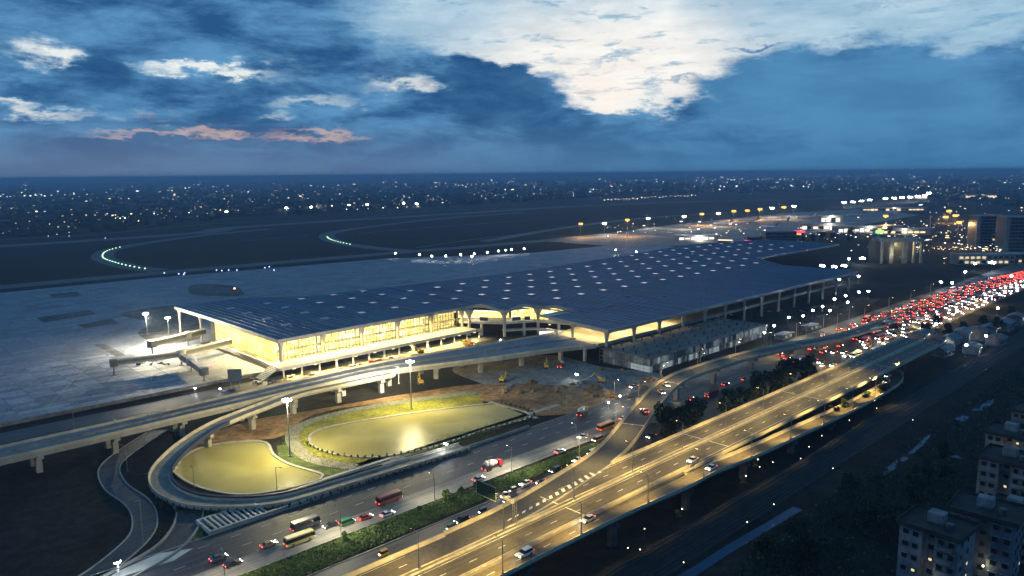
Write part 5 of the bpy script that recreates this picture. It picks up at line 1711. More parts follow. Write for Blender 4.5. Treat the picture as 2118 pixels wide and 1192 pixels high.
def leaf(mb, p, s, m, r_=rnd):
    a, b = r_.uniform(0, 6.283), r_.uniform(-0.9, 0.9)
    d = Vector((math.cos(a) * math.cos(b), math.sin(a) * math.cos(b), math.sin(b)))
    e = d.orthogonal().normalized() * s * 0.5
    d = d * s
    mb.poly([p - d * 0.5 - e * 0.2, p - e, p + d * 0.5, p + e], m)


def crown_mesh(seed, rx, rz, n, size, lobes=9, lightshare=0.35):
    r_ = random.Random(seed)
    mb = MB()
    cs = []
    for k in range(lobes):
        a = r_.uniform(0, 6.283)
        q = r_.uniform(0.15, 0.8)
        cs.append((Vector((math.cos(a) * rx * q, math.sin(a) * rx * q, r_.uniform(-0.75, 0.85) * rz)), r_.uniform(0.3, 0.55) * rx))
    for k in range(n):
        c, rr = r_.choice(cs)
        v = Vector((r_.gauss(0, 1), r_.gauss(0, 1), r_.gauss(0, 1))).normalized() * rr * r_.uniform(0.55, 1.05)
        p = c + v
        leaf(mb, p, size * r_.uniform(0.6, 1.4), 1 if r_.random() < lightshare else 0, r_)
    return mb


crowns = [crown_mesh(s, 3.0, 3.4, 1000, 0.6, 12, 0.08).mesh('crown', leaf_mats[:2]) for s in (1, 2, 3)]
trunk_me = MB().tube((0, 0, 0), (0.1, 0, 3.2), 0.28, 0.18, 8).tube((0.1, 0, 3.0), (1.0, 0.5, 5.2), 0.13, 0.06, 6).tube((0.1, 0, 2.8), (-0.9, -0.4, 5.0), 0.13, 0.06, 6).tube((0.1, 0, 3.1), (0.0, 0.3, 6.5), 0.14, 0.05, 6).mesh('trunk', bark)


def tree(x, y, s, label, group, k, name='tree', z=0.0, sq=1.0):
    o = thing(name, label, 'tree', (x, y, z), rnd.uniform(0, 6), group)
    t_ = obj('trunk', trunk_me, o)
    t_.scale = (s, s, s)
    c = obj('crown', crowns[k % 3], o, (0, 0, 5.6 * s))
    c.scale = (s * rnd.uniform(0.9, 1.1), s * rnd.uniform(0.9, 1.1), s * sq * rnd.uniform(0.9, 1.1))
    return o


k = 0
for x in (52, 58, 64, 70, 87, 93, 99, 106, 113, 120, 128, 136, 143, 150, 158):
    tree(x + rnd.uniform(-0.8, 0.8), -202.6 + rnd.uniform(-2.0, 2.2), rnd.uniform(1.25, 1.7) * (1.25 if x == 150 else 1.0), 'dark leafy tree in the row beside the expressway, %s from the flyover' % ORD[k], 'tree row beside the expressway', k)
    k += 1
for k, (px, py, s) in enumerate(((1722, 872, 0.8), (1745, 862, 0.8), (1790, 838, 0.7), (1828, 826, 0.9), (1700, 890, 0.6), (1850, 700, 1.0), (1915, 700, 1.1), (1935, 680, 1.0), (1960, 700, 1.0), (2030, 680, 1.0), (2060, 690, 1.1), (2090, 660, 1.0), (1990, 690, 0.9))):
    q = G(px, py)
    tree(q.x, q.y, s, 'dark tree right of the exit ramp and queue, %s of the group' % ORD[k], 'trees right of the exit ramp', k + 1)
for k, (px, py, s) in enumerate(((1560, 480, 0), (1700, 500, 1.6), (1660, 508, 1.3), (1680, 505, 1.5), (1720, 500, 1.4), (1760, 495, 1.8), (1840, 490, 1.6), (1755, 505, 1.5))):
    if s:
        q = G(px, py)
        tree(q.x, q.y, s, 'round dark tree before the lit old terminal, %s of the group' % ORD[k], 'trees before the old terminal', k)
POOLS = (((1820, 985), (1838, 965), (1856, 952), (1850, 972)), ((1862, 952), (1868, 945), (1880, 948), (1868, 956)), ((1878, 940), (1892, 926), (1912, 906), (1925, 900), (1912, 918), (1890, 938)), ((1975, 868), (1990, 860), (2004, 862), (1992, 872)), ((2010, 850), (2030, 838), (2056, 826), (2052, 836), (2028, 850)), ((1965, 945), (1980, 942), (1990, 950)))
pool_pts = [G(*a) for q in POOLS for a in q]


def near_pool(x, y, r_):
    return any((x - p_.x) ** 2 + (y - p_.y) ** 2 < r_ * r_ for p_ in pool_pts)


# big trees round the apartment blocks
k = 0
while k < 34:
    px, py = rnd.uniform(1480, 2060), rnd.uniform(960, 1190)
    q = G(px, py)
    if not (-310 < q.y < -268) or any(abs(q.x - ax) < 12 and q.y < -291 for ax in (14, 32, 54, 75, 98, 129)) or near_pool(q.x, q.y, 9):
        continue
    tree(q.x, q.y, rnd.uniform(0.7, 1.2), 'dark unlit tree in the scrub before the apartment blocks, %s one' % ORD[k], 'trees in the dark scrub', k)
    k += 1
ug = MB()
for k in range(26000):
    x = rnd.uniform(-90, 420)
    y = -263.5 - abs(rnd.gauss(0, 18))
    if y < -312 or near_pool(x, y, 3.2):
        continue
    hgt = 1.1 + 1.1 * mnoise.noise(Vector((x * 0.08, y * 0.08, 0)))
    leaf(ug, Vector((x, y, rnd.uniform(0.1, max(0.4, hgt)))), rnd.uniform(0.5, 1.1), 1 if rnd.random() < 0.04 else 0)
tag(ug.build('undergrowth', leaf_mats[:2]), 'dark scrub between the railway and the apartment blocks', None, None, 'stuff')
# hedge in the middle of the road
hm = MB()
for k in range(15000):
    x = -110 + 158 * rnd.random()
    f = (x + 110) / 158.0
    ya, yb = -178.4 - 3.2 * f ** 2, -190.0 + 5.0 * f ** 1.5
    y = ya + (yb - ya) * rnd.random()
    e = min(abs(y - ya), abs(y - yb))
    top = 0.22 + min(1.0, e * 0.7) * (0.28 + 0.45 * mnoise.noise(Vector((x * 0.35, y * 0.35, 2.0))))
    leaf(hm, Vector((x, y, max(0.08, top * rnd.uniform(0.7, 1.05)))), rnd.uniform(0.35, 0.75), 2 if rnd.random() < 0.42 else (1 if rnd.random() < 0.8 else 0))
hd_ = thing('median_hedge', 'long leafy green planting strip between main road and service road', 'hedge')
hm.build('foliage', leaf_mats, hd_)
MB().poly([(-110, -190, 0.12), (48, -185, 0.12), (48, -181.6, 0.12), (-110, -178.4, 0.12)]).build('soil_bed', verge, hd_)
bush_me = [crown_mesh(s, 1.1, 0.9, 260, 0.4, 6).mesh('bush', leaf_mats[1:]) for s in (21, 22)]
for k, (x, y, s) in enumerate(((-72, -180.5, 1.1), (-36, -180.3, 1.7), (-30, -180.6, 1.3), (-24, -181, 1.2), (-47, -181, 0.9), (-18, -182, 1.0), (-61, -181, 0.8))):
    o = tag(obj('bush', bush_me[k % 2], None, (x, y, 0.7 * s + 0.3), k), 'taller round bush standing out of the hedge, %s from the bottom edge' % ORD[k], 'bush', 'taller bushes of the hedge')
    o.scale = (s, s, s)
# young plants set round the ponds
sap = [crown_mesh(s, 0.55, 0.6, 70, 0.32, 4) for s in (31, 32)]
for s_ in sap:
    s_.tube((0, 0, -1.1), (0, 0, 0), 0.04, n=5, m=0)
sap_me = [s_.mesh('sapling', leaf_mats[:2]) for s_ in sap]
pth = shift(pond_paths[1] + pond_paths[1][:2], -1.6)
for k, (p_, h_) in enumerate(walk(pth, 2.6)):
    if p_.y < -105 + 0.0 and (p_.y < -120 or p_.x < -30):
        tag(obj('sapling', sap_me[k % 2], None, (p_.x, p_.y, 1.2), k), 'young plant set along the edge of the larger pond', 'sapling', 'young plants around the larger pond')
for k, (p_, h_) in enumerate(walk([q for q in shift(lp, -5.2) if q.y < -120 and q.x < 10], 3.4)):
    tag(obj('sapling', sap_me[k % 2], None, (p_.x, p_.y, 1.2), k), 'young plant set below the outer side of the loop ramp', 'sapling', 'young plants below the loop ramp')
tufts = MB()
for k in range(7000):
    q = at_param(ring_path, rnd.random()) if rnd.random() < 0.5 else Vector((rnd.uniform(-110, 40), rnd.uniform(-151, -136), 0))
    q = q + Vector((rnd.uniform(-4, 4), rnd.uniform(-4, 4), 0))
    leaf(tufts, Vector((q.x, q.y, 0.2)), rnd.uniform(0.15, 0.4), 1 if rnd.random() < 0.5 else 0) if not (-150.6 < q.y < -141.6 and q.x < -30) and q.y > -151 else None
tag(tufts.build('grass_tufts', leaf_mats[1:]), 'rough grass on the verges round the ponds', None, None, 'stuff')

# ------------------------------------------------------------------ railway corridor and canal at the dark side
struct('rail_bed', ribbon(line(-248.5, -330, 900), 6.0, -6.0, 0.05), mat('ballast', (0.022, 0.020, 0.019), 0.9, 0.4, 0.8, 0.1), label='dark railway bed along the expressway')
rail_me = MB()
for y in (-244.6, -243.2, -248.0, -246.6, -251.4, -250.0, -254.0, -252.6):
    rail_me.box((285, y, 0.2), (1230, 0.09, 0.18))
tag(rail_me.build('railway_rails', dark_steel), 'parallel railway rails in the dark', 'rails')
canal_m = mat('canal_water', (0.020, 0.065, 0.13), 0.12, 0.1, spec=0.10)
cw_ = spline([G(1380, 1215), G(1440, 1180), G(1500, 1141), G(1600, 1082), G(1650, 1052)], 4)
struct('canal', ribbon(cw_, 1.5, -1.5, 0.06), canal_m, label='narrow strip of water reflecting the blue sky')
for k, q in enumerate(POOLS):
    pts = spline([G(*a) for a in q], 2, True)
    ar = sum(a.x * b.y - b.x * a.y for a, b in zip(pts, pts[1:] + pts[:1]))
    struct('pool', MB().poly([(v.x, v.y, 0.07) for v in (pts if ar > 0 else pts[::-1])]), canal_m, label='small pool of water shining blue in the scrub')
for k in range(17):
    hh = rnd.uniform(0.9, 4.0)
    x = rnd.uniform(-60, 150)
    y = rnd.choice((-239, -240.5, -243.9, -256.5, -257.5))
    o = thing('trackside_lamp', 'small lamp glinting in the dark along the railway, %s of seventeen' % ORD[k], 'lamp', (x, y, 0), 0, 'small lamps along the railway')
    MB().tube((0, 0, 0), (0, 0, hh), 0.05, n=5).build('post', dark_steel, o)
    MB().lathe((0, 0, hh), [(0.12, 0), (0.12, 0.16), (0.05, 0.2)], 6).build('bulb', glow('bulb_warm', (1.0, 0.80, 0.45), 8.0, 'NONE') if 'bulb_warm' not in MATS else MATS['bulb_warm'], o)
for k, (px, py) in enumerate(((1402, 1070), (1535, 1000), (1560, 965))):
    q = G(px, py)
    o = thing('lit_shrub', 'green shrub lit by a small lamp beyond the expressway, %s from below' % ORD[k], 'shrub', (q.x, q.y, 0), 0, 'lamp-lit shrubs')
    c = obj('foliage', bush_me[0], o, (0, 0, 1.0))
    MB().lathe((1.2, -0.6, 2.2), [(0.15, 0), (0.15, 0.3)], 6).build('bulb', MATS['bulb_warm'], o)
    lamp_light(o, (1.2, -0.9, 2.3), 45, (1.0, 0.9, 0.5), 0.1)

# ------------------------------------------------------------------ apartment blocks
plaster = mat('plaster', (0.20, 0.205, 0.22), 0.9, 0.35, 0.4, 0.12)
plaster_blue = mat('plaster_blue', (0.13, 0.155, 0.20), 0.9, 0.3, 0.4, 0.12)
roof_dirty = mat('dirty_roof', (0.034, 0.032, 0.031), 0.9, 0.35, 0.4, 0.12)
frame_m = mat('window_frame', (0.10, 0.10, 0.11), 0.6)
win_lit = glow('lit_window', (1.0, 0.80, 0.42), 0.9, 'NONE')
fr_me = MB().box((0, 0.06, 0), (0.1, 1.3, 1.3)).mesh('window', frame_m)
pane_me = MB().box((-0.07, 0.06, 0), (0.06, 1.1, 1.1)).mesh('pane', cglass)
pane_li = MB().box((-0.07, 0.06, 0), (0.06, 0.7, 0.6)).mesh('pane', win_lit)
shade_me = MB().box((-0.4, 0, 0.95), (0.8, 2.0, 0.12)).mesh('sun_shade', plaster)
balc_me = MB().box((-0.7, 0, 0.1), (1.4, 3.2, 0.2)).box((-1.35, 0, 0.65), (0.12, 3.2, 0.9)).box((-0.7, 1.55, 0.65), (1.3, 0.1, 0.9)).box((-0.7, -1.55, 0.65), (1.3, 0.1, 0.9)).mesh('balcony', plaster)


def apartment(x, y, w_, d_, fl, label, seed):
    r_ = random.Random(seed)
    o = thing('apartment_block', label, 'building', (x, y, 0), R(r_.uniform(-4, 4)), 'apartment blocks')
    h = fl * 3.0
    m = MB().prism([(0, 0), (w_, 0), (w_, -d_), (0, -d_), (0, -d_ * 0.62), (2.2, -d_ * 0.62), (2.2, -d_ * 0.40), (0, -d_ * 0.40)][::-1], 0, h)
    m.build('wall', plaster if seed % 2 else plaster_blue, o)
    rf = MB().prism([(-0.8, 0.8), (w_ + 0.8, 0.8), (w_ + 0.8, -d_ - 0.8), (-0.8, -d_ - 0.8)][::-1], h + 0.002, h + 0.35)
    rf = rf.build('roof', roof_dirty, o)
    pr = MB()
    for c, s in (((-0.6, -d_ / 2), (0.2, d_ + 1.4)), ((w_ + 0.6, -d_ / 2), (0.2, d_ + 1.4)), ((w_ / 2, 0.7), (w_ + 1.0, 0.2)), ((w_ / 2, -d_ - 0.7), (w_ + 1.0, 0.2))):
        pr.box((c[0], c[1], h + 0.7), (s[0], s[1], 0.7))
    pr.build('parapet', roof_dirty, rf)
    MB().box((w_ * 0.62, -d_ * 0.45, h + 1.5), (3.2, 3.4, 2.3)).build('stair_head', plaster, rf)
    MB().tube((w_ * 0.35, -d_ * 0.75, h + 0.35), (w_ * 0.35, -d_ * 0.75, h + 2.0), 0.9, n=12).build('water_tank', dark_steel, rf)
    for f in range(fl):
        z = f * 3.0 + 1.7
        for yy in (-d_ * 0.12, -d_ * 0.29, -d_ * 0.72, -d_ * 0.9):
            wo_ = obj('window', fr_me, o, (-0.04, yy, z))
            obj('pane', pane_li if r_.random() < 0.03 else pane_me, wo_)
            obj('sun_shade', shade_me, wo_)
        wo_ = obj('window', fr_me, o, (2.16, -d_ * 0.51, z))
        obj('pane', pane_li if r_.random() < 0.3 else pane_me, wo_)
        if f and seed % 3 != 2:
            obj('balcony', balc_me, o, (0, -d_ * 0.81, f * 3.0 + 0.2))
        for xx in (2.4, 6.4, 10.4, 14.0):
            if xx < w_ - 1:
                for yy, rz in ((-d_ - 0.04, R(90)), (0.04, R(-90))):
                    wo_ = obj('window', fr_me, o, (xx, yy, z), rz)
                    obj('pane', pane_li if r_.random() < 0.05 else pane_me, wo_)
    return o


apartment(7, -297, 11, 12.5, 6, 'nearest apartment block at the bottom edge, with lit stairwell', 1)
apartment(23, -303, 12, 13.5, 6, 'tall apartment block with stacked balconies behind the nearest one', 2)
apartment(45, -306, 10, 10, 4, 'lower bluish house between the apartment blocks', 4)
apartment(66, -298, 12, 13, 6, 'apartment block with white piers halfway up the row', 3)
apartment(91, -293.5, 11, 12, 6, 'apartment block with a lamp on its wall, fourth in the row', 5)
apartment(122, -293.5, 11, 12, 6, 'farthest apartment block at the right edge', 7)
for k, (x, y, z, e) in enumerate(((4.5, -305, 7, 60), (20, -307, 2, 160), (22.5, -311, 6, 90), (61, -306, 2.2, 120), (64, -300, 4, 40), (89.5, -300, 14, 60), (47, -309, 6, 30))):
    o = thing('wall_lamp', 'small warm lamp glowing between the apartment blocks, %s from the bottom edge' % ORD[k], 'lamp', (x, y, z), 0, 'lamps at the apartment blocks')
    MB().tube((0, 0, 0), (0, 0, 0.5), 0.05, n=5).build('bracket', steel, o)
    MB().lathe((0, 0, 0.5), [(0.2, 0), (0.22, 0.25), (0.08, 0.4)], 8).build('bulb', MATS['bulb_warm'], o)
    lamp_light(o, (0, 0, 1.1), e, (1.0, 0.85, 0.45), 0.1)

# ------------------------------------------------------------------ buildings beyond the terminal
dk_glass = mat('dark_facade', (0.05, 0.055, 0.065), 0.4, 0.2, 0.3, 0.05)
tower_c = mat('tower_concrete', (0.30, 0.28, 0.25), 0.8, 0.2, 0.2, 0.05)
strip_w = glow('lit_strip_white', (1.0, 0.96, 0.88), 1.6, 'NONE')
strip_wm = glow('lit_strip_warm', (1.0, 0.75, 0.40), 1.8, 'NONE')
sign_red = glow('red_sign', (1.0, 0.05, 0.20), 2.2, 'NONE')
sign_or = glow('orange_sign', (1.0, 0.35, 0.06), 2.2, 'NONE')


def tower(px, py, w_, d_, h, fl, nx, label, fins=2, lit=0.05, rz=0.0, body=None):
    q = G(px, py)
    face = math.atan2(-FWD0.y, -FWD0.x) + R(90) + rz
    o = thing('tower_block', label, 'building', (q.x, q.y, 0), face, 'buildings beyond the terminal')
    MB().box((0, d_ / 2, h / 2), (w_, d_, h)).build('wall', body or dk_glass, o)
    MB().box((0, d_ / 2, h + 0.6), (w_ + 0.6, d_ + 0.6, 1.2)).build('roof', tower_c, o)
    for k in range(fins):
        x = -w_ / 2 + (w_ * k / max(1, fins - 1))
        MB().box((x, -0.5, h / 2 + 0.5), (w_ * 0.09 + 1.0, 2.2, h + 1.0)).build('concrete_pier', tower_c, o)
    wm = MB().box((0, 0, 0), (w_ / nx * 0.62, 0.3, h / fl * 0.5)).mesh('window', cglass)
    wl_ = MB().box((0, 0, 0), (w_ / nx * 0.62, 0.3, h / fl * 0.5)).mesh('window', win_lit)
    sl = MB()
    for f in range(fl):
        sl.box((0, -0.2, h * (f + 0.05) / fl), (w_ * 0.96, 0.5, 0.5))
        for i in range(nx):
            obj('window', wl_ if rnd.random() < lit else wm, o, (-w_ / 2 + w_ * (i + 0.5) / nx, -0.1, h * (f + 0.55) / fl))
    sl.build('floor_bands', tower_c, o)
    return o


tower(2050, 512, 38, 22, 40, 10, 8, 'broad dark tower with pale concrete end piers near the right edge', 2)
tower(2110, 522, 36, 22, 42, 10, 8, 'darker tower at the very right edge', 2)
tower(1925, 485, 3, 3, 28, 3, 1, 'thin pale chimney-like tower', 0, 0, 0, tower_c)
tower(1615, 508, 42, 20, 18, 4, 6, 'dark windowless hall behind the far roof', 0, 0.0)
tower(1560, 505, 20, 14, 9, 2, 4, 'low dark block left of the dark hall', 0, 0.1)
tower(2040, 548, 60, 16, 10, 2, 10, 'long pale low building under the towers', 0, 0.35, 0, tower_c)
tower(2095, 545, 40, 16, 9, 2, 8, 'low grey building by the right edge', 0, 0.2)
# building with a portal frame, under construction
q = G(1862, 545)
face = math.atan2(-FWD0.y, -FWD0.x) + R(90)
pt_ = thing('portal_building', 'half-built hall with tall concrete portal frames lit from inside', 'building', (q.x, q.y, 0), face)
MB().box((0, 9, 25), (48, 20, 3)).build('roof', tower_c, pt_)
for x in (-21, -11, 4, 14, 22):
    MB().box((x, 0, 12), (4.5 if x in (-11, 4) else 2.0, 3, 24)).build('column', tower_c, pt_)
MB().box((-3.5, 16, 12), (48, 1, 24)).build('back_wall', dk_glass, pt_)
lamp_light(pt_, (6, 6, 18), 9000, (1.0, 0.80, 0.35), 1.0)
lamp_light(pt_, (-10, -8, 12), 3500, (1.0, 0.9, 0.5), 1.0)
q = G(1818, 500)
o = thing('lit_sign', 'green and red lit sign on the half-built hall', 'sign', (q.x, q.y, 0), face)
MB().box((0, 0, 6), (1.2, 1.2, 12)).build('post', steel, o)
MB().box((0, 0, 14), (11, 1.0, 4.5)).build('green_panel', glow('green_sign', (0.35, 1.0, 0.25), 1.8, 'NONE'), o)
MB().box((0, 0, 17.6), (5, 1.0, 2.5)).build('red_panel', sign_or, o)
# old terminal with bright fronts
for px, py, w_, h, st, lab in ((1715, 478, 90, 12, strip_w, 'white-lit front of the old terminal'), (1800, 482, 110, 10, strip_w, 'second white-lit front of the old terminal'), (1870, 486, 80, 9, strip_wm, 'warm-lit wing of the old terminal'), (1720, 462, 40, 14, strip_w, 'brightest white hall behind the old terminal'), (1850, 437, 150, 8, strip_wm, 'far lit cargo shed'), (1900, 412, 70, 12, strip_w, 'farthest white-lit building right of the runway'), (2030, 410, 120, 12, strip_wm, 'pale long building far right'), (1445, 498, 60, 7, strip_w, 'white-lit gate building behind the roof')):
    q = G(px, py)
    o = thing('old_terminal', lab, 'building', (q.x, q.y, 0), face + R(rnd.uniform(-8, 8)), 'buildings of the old terminal')
    MB().box((0, 10, h / 2), (w_, 20, h)).build('wall', tower_c, o)
    MB().box((0, 9, h + 0.5), (w_ + 3, 24, 1.0)).build('roof', steel, o)
    n = int(w_ / 9)
    for i in range(n):
        MB().box((-w_ / 2 + 4.5 + i * 9, -0.2, h * 0.45), (7.2, 0.3, h * rnd.uniform(0.25, 0.6))).build('lit_window', st if rnd.random() < 0.75 else cglass, o)
    lamp_light(o, (0, -8, h), 16000 if st is strip_w else 9000, (1, 0.93, 0.8), 1.0)
for px, py, w_, h, mt, lab in ((1645, 479, 28, 3.0, sign_red, 'upper red light strip by the gates'), (1640, 484, 24, 2.5, sign_or, 'orange light strip under the red one'), (1705, 470, 20, 3.0, sign_red, 'red light strip near the brightest hall'), (1560, 500, 26, 3.2, sign_red, 'long magenta light strip behind the roof'), (1500, 497, 20, 1.6, strip_wm, 'yellow light strip behind the roof'), (2058, 452, 22, 4, sign_red, 'red rooftop sign near the right edge')):
    q = G(px, py, 6 if py > 460 else 0)
    o = thing('light_strip', lab, 'sign', (q.x, q.y, 0), face + R(-28), 'lit strips at the gates')
    MB().box((0, 0.6, 3), (w_, 0.6, 6)).build('wall', dk_glass, o)
    MB().box((0, 0, 6), (w_, 0.5, h)).build('light', mt, o)
# clutter of small lights on the old apron
# aircraft
plane_w = mat('aircraft_white', (0.62, 0.63, 0.66), 0.35, 0.05)


def aircraft(px, py, rz, s, label, tail):
    q = G(px, py)
    o = thing('aircraft', label, 'aircraft', (q.x, q.y, 0), rz, 'aircraft on the old apron')
    f = MB()
    prof = [(-18, 0.5, 4.6), (-12, 1.5, 4.0), (-6, 1.95, 3.6), (8, 1.95, 3.6), (14, 1.8, 3.5), (17, 1.1, 3.3), (18.3, 0.2, 3.1)]
    for (x0_, r0, z0), (x1_, r1, z1) in zip(prof, prof[1:]):
        f.tube((x0_ * s, 0, z0 * s), (x1_ * s, 0, z1 * s), r0 * s, r1 * s, 12, caps=False)
    f.build('fuselage', plane_w, o, True)
    for sy in (-1, 1):
        w_ = MB()
        pl = [(3 * s, sy * 1.5 * s, 3.0 * s), (-3.5 * s, sy * 1.5 * s, 3.0 * s), (-8 * s, sy * 17 * s, 4.0 * s), (-6.2 * s, sy * 17 * s, 4.0 * s)]
        w_.poly(pl).poly([(x, y, z - 0.35 * s) for x, y, z in pl][::-1])
        for a in range(4):
            b_ = (a + 1) % 4
            w_.poly([pl[a], pl[b_], (*pl[b_][:2], pl[b_][2] - 0.35 * s), (*pl[a][:2], pl[a][2] - 0.35 * s)])
        w_.build('wing', plane_w, o)
        MB().tube((1.5 * s, sy * 6 * s, 2.0 * s), (-2.2 * s, sy * 6 * s, 2.1 * s), 1.05 * s, 0.8 * s, 10).build('engine', plane_w, o)
        st = MB()
        pl = [(-14 * s, sy * 0.6 * s, 5 * s), (-17 * s, sy * 0.6 * s, 5 * s), (-18.5 * s, sy * 6 * s, 5.4 * s), (-17.2 * s, sy * 6 * s, 5.4 * s)]
        st.poly(pl).poly([(x, y, z - 0.2 * s) for x, y, z in pl][::-1])
        st.build('tailplane', plane_w, o)
        MB().tube((-1 * s, sy * 3 * s, 0), (-1 * s, sy * 3 * s, 2.5 * s), 0.3 * s, n=6).build('landing_gear', dark_steel, o)
    fn = MB()
    xprism(fn, [(-12 * s, 5.2 * s), (-17.5 * s, 5.0 * s), (-19.5 * s, 11.5 * s), (-17 * s, 11.5 * s)], 0.4 * s)
    c = fn.build('tail_fin', carpaint, o)
    c.color = (*tail, 1)
    return o


for px, py, rz, s, lab, tl_ in ((1428, 487, 1.9, 1.0, 'airliner with white tail nearest the new roof', WHITE), (1495, 466, 2.4, 1.0, 'airliner in the middle of the old apron', (0.1, 0.15, 0.4)), (1548, 460, 2.2, 1.1, 'airliner with orange tail on the old apron', (0.6, 0.2, 0.02)), (1590, 473, 1.4, 1.0, 'airliner parked before the red light strip', BLUE), (1615, 462, 2.6, 1.0, 'airliner farthest along the old apron', GREY), (1668, 452, 2.0, 1.0, 'small airliner beyond the gates', WHITE), (1770, 448, 2.3, 1.1, 'distant airliner right of the gates', RED)):
    aircraft(px, py, rz, s, lab, tl_)
struct('old_apron', MB().poly([(G(*a).x, G(*a).y, 0.22) for a in ((1130, 500), (1260, 486), (1420, 462), (1640, 440), (1800, 432), (1900, 445), (1760, 470), (1640, 490), (1500, 505), (1300, 512))][::-1]), mat('old_apron_concrete', (0.26, 0.22, 0.19), 0.8, 0.25, 0.1, 0.02), label='old apron lit orange by masts')

# ------------------------------------------------------------------ far city
cm = [mat('city_wall_%d' % k, c, 0.9, 0.2, 0.05, 0.01) for k, c in enumerate(((0.10, 0.10, 0.105), (0.17, 0.165, 0.16), (0.07, 0.075, 0.08)))]
cwin = glow('city_window', (1.0, 0.82, 0.50), 1.2, 'NONE')
cb_me = []
for k in range(9):
    w_, d_, h = rnd.uniform(14, 40), rnd.uniform(12, 24), rnd.choice((7, 9, 12, 15, 18, 22))
    m = MB().box((0, 0, h / 2), (w_, d_, h), 0, 0)
    m.box((0, 0, h + 0.3), (w_ + 0.8, d_ + 0.8, 0.6), 0, 1)
    m.box((w_ * 0.2, 0, h + 1.8), (4, 4, 2.6), 0, 0)
    for f in range(int(h / 3)):
        for i in range(int(w_ / 4)):
            if rnd.random() < 0.05:
                m.box((-w_ / 2 + 2 + i * 4, -d_ / 2 - 0.1, f * 3 + 1.7), (2.2, 0.3, 1.6), 0, 2)
            else:
                m.box((-w_ / 2 + 2 + i * 4, -d_ / 2 - 0.05, f * 3 + 1.7), (2.0, 0.2, 1.4), 0, 3)
    cb_me.append(m.mesh('city_building', [cm[k % 3], cm[(k + 1) % 3], cwin, dk_glass]))


def city_y(px):
    return interp([(0, 492), (200, 480), (450, 455), (900, 428), (1300, 404), (1600, 398), (1850, 400), (2118, 430)], px)


nb = 0
while nb < 295:
    px = rnd.uniform(-40, 2150)
    hz = 370 - px * 20 / 2118
    py = hz + 10 + (city_y(px) - hz - 12) * rnd.random() ** 0.8
    q = G(px, py)
    o = obj('city_building', rnd.choice(cb_me), None, (q.x, q.y, 0), face + R(rnd.choice((0, 90, 20, -25)) + rnd.uniform(-8, 8)))
    s = rnd.uniform(0.7, 1.2) * (1.0 if q.length < 4000 else 1.4)
    o.scale = (s, s, s * rnd.uniform(0.8, 1.2))
    tag(o, 'small dark building of the city beyond the runway', 'building', 'city buildings beyond the runway')
    nb += 1
rest = MB()
for k in range(1400):
    px = rnd.uniform(-60, 2180)
    hz = 370 - px * 20 / 2118
    py = hz + 5 + (city_y(px) - hz - 10) * rnd.random() ** 1.5 * 0.7
    q = G(px, py)
    w_, d_, h = rnd.uniform(12, 45), rnd.uniform(12, 40), rnd.uniform(5, 16) * (1.5 if rnd.random() < 0.1 else 1)
    rest.box((q.x, q.y, h / 2), (w_, d_, h), rnd.uniform(0, 3.1), rnd.randrange(3))
tag(rest.build('distant_city', cm), 'low city spreading to the horizon', None, None, 'stuff')
tl = MB()
for k in range(2600):
    px = rnd.uniform(-60, 2180)
    hz = 370 - px * 20 / 2118
    py = hz + 4 + (city_y(px) - hz - 4) * rnd.random() ** 0.9
    q = G(px, py)
    r_ = rnd.uniform(6, 17)
    tl.lathe((q.x, q.y, -1), [(r_ * 0.8, 0), (r_, r_ * 0.35), (r_ * 0.8, r_ * 0.7), (r_ * 0.35, r_ * 0.95)], 7)
tl.v = [(x + rnd.uniform(-2, 2), y + rnd.uniform(-2, 2), z * rnd.uniform(0.75, 1.25)) for x, y, z in tl.v]
tag(tl.build('treeline', leaf_mats[0]), 'dark belt of trees between the city houses', None, None, 'stuff')
lc = [glow('city_light_%d' % k, c, s, 'NONE') for k, (c, s) in enumerate((((1.0, 0.86, 0.58), 5.0), ((0.92, 0.97, 1.0), 5.0), ((1.0, 0.70, 0.32), 4.0), ((0.75, 0.95, 1.0), 2.0), ((1.0, 0.2, 0.2), 3.0)))]
lm = MB()
for k in range(1250):
    px = rnd.uniform(-40, 2150)
    hz = 370 - px * 20 / 2118
    f = rnd.random()
    py = hz + 2 + (city_y(px) - hz - 6) * f
    if rnd.random() > 0.12 + 0.88 * (0.5 + 1.3 * mnoise.noise(Vector((px * 0.012, py * 0.07, 0.3)))):
        continue
    q = G(px, py)
    r_ = (q - CAM).length
    s = r_ / 1550 * rnd.choice((0.45, 0.5, 0.6, 0.6, 0.8, 1.0, 1.6))
    lm.box((q.x, q.y, min(14.0, 5 + rnd.uniform(0, 9))), (s * rnd.choice((1, 1, 1.6, 3)), s, s * 0.8), -AX, rnd.choice((0, 0, 0, 1, 1, 2, 2, 3, 3, 4 if rnd.random() < 0.2 else 0)))
for k in range(1900):
    px = rnd.uniform(-40, 2150)
    hz = 370 - px * 20 / 2118
    py = hz + 2 + (city_y(px) - hz - 4) * rnd.random() ** 1.3
    if rnd.random() > 0.15 + 0.85 * (0.5 + 1.4 * mnoise.noise(Vector((px * 0.016 + 7, py * 0.09, 1.3)))) + (0.3 if px > 1700 else 0):
        continue
    q = G(px, py)
    s = (q - CAM).length / 1550 * rnd.choice((0.25, 0.3, 0.35, 0.45, 0.6))
    lm.box((q.x, q.y, min(14.0, 4 + rnd.uniform(0, 9))), (s * rnd.choice((1, 1, 2)), s, s * 0.9), -AX, rnd.choice((0, 0, 0, 1, 2, 2, 3)))
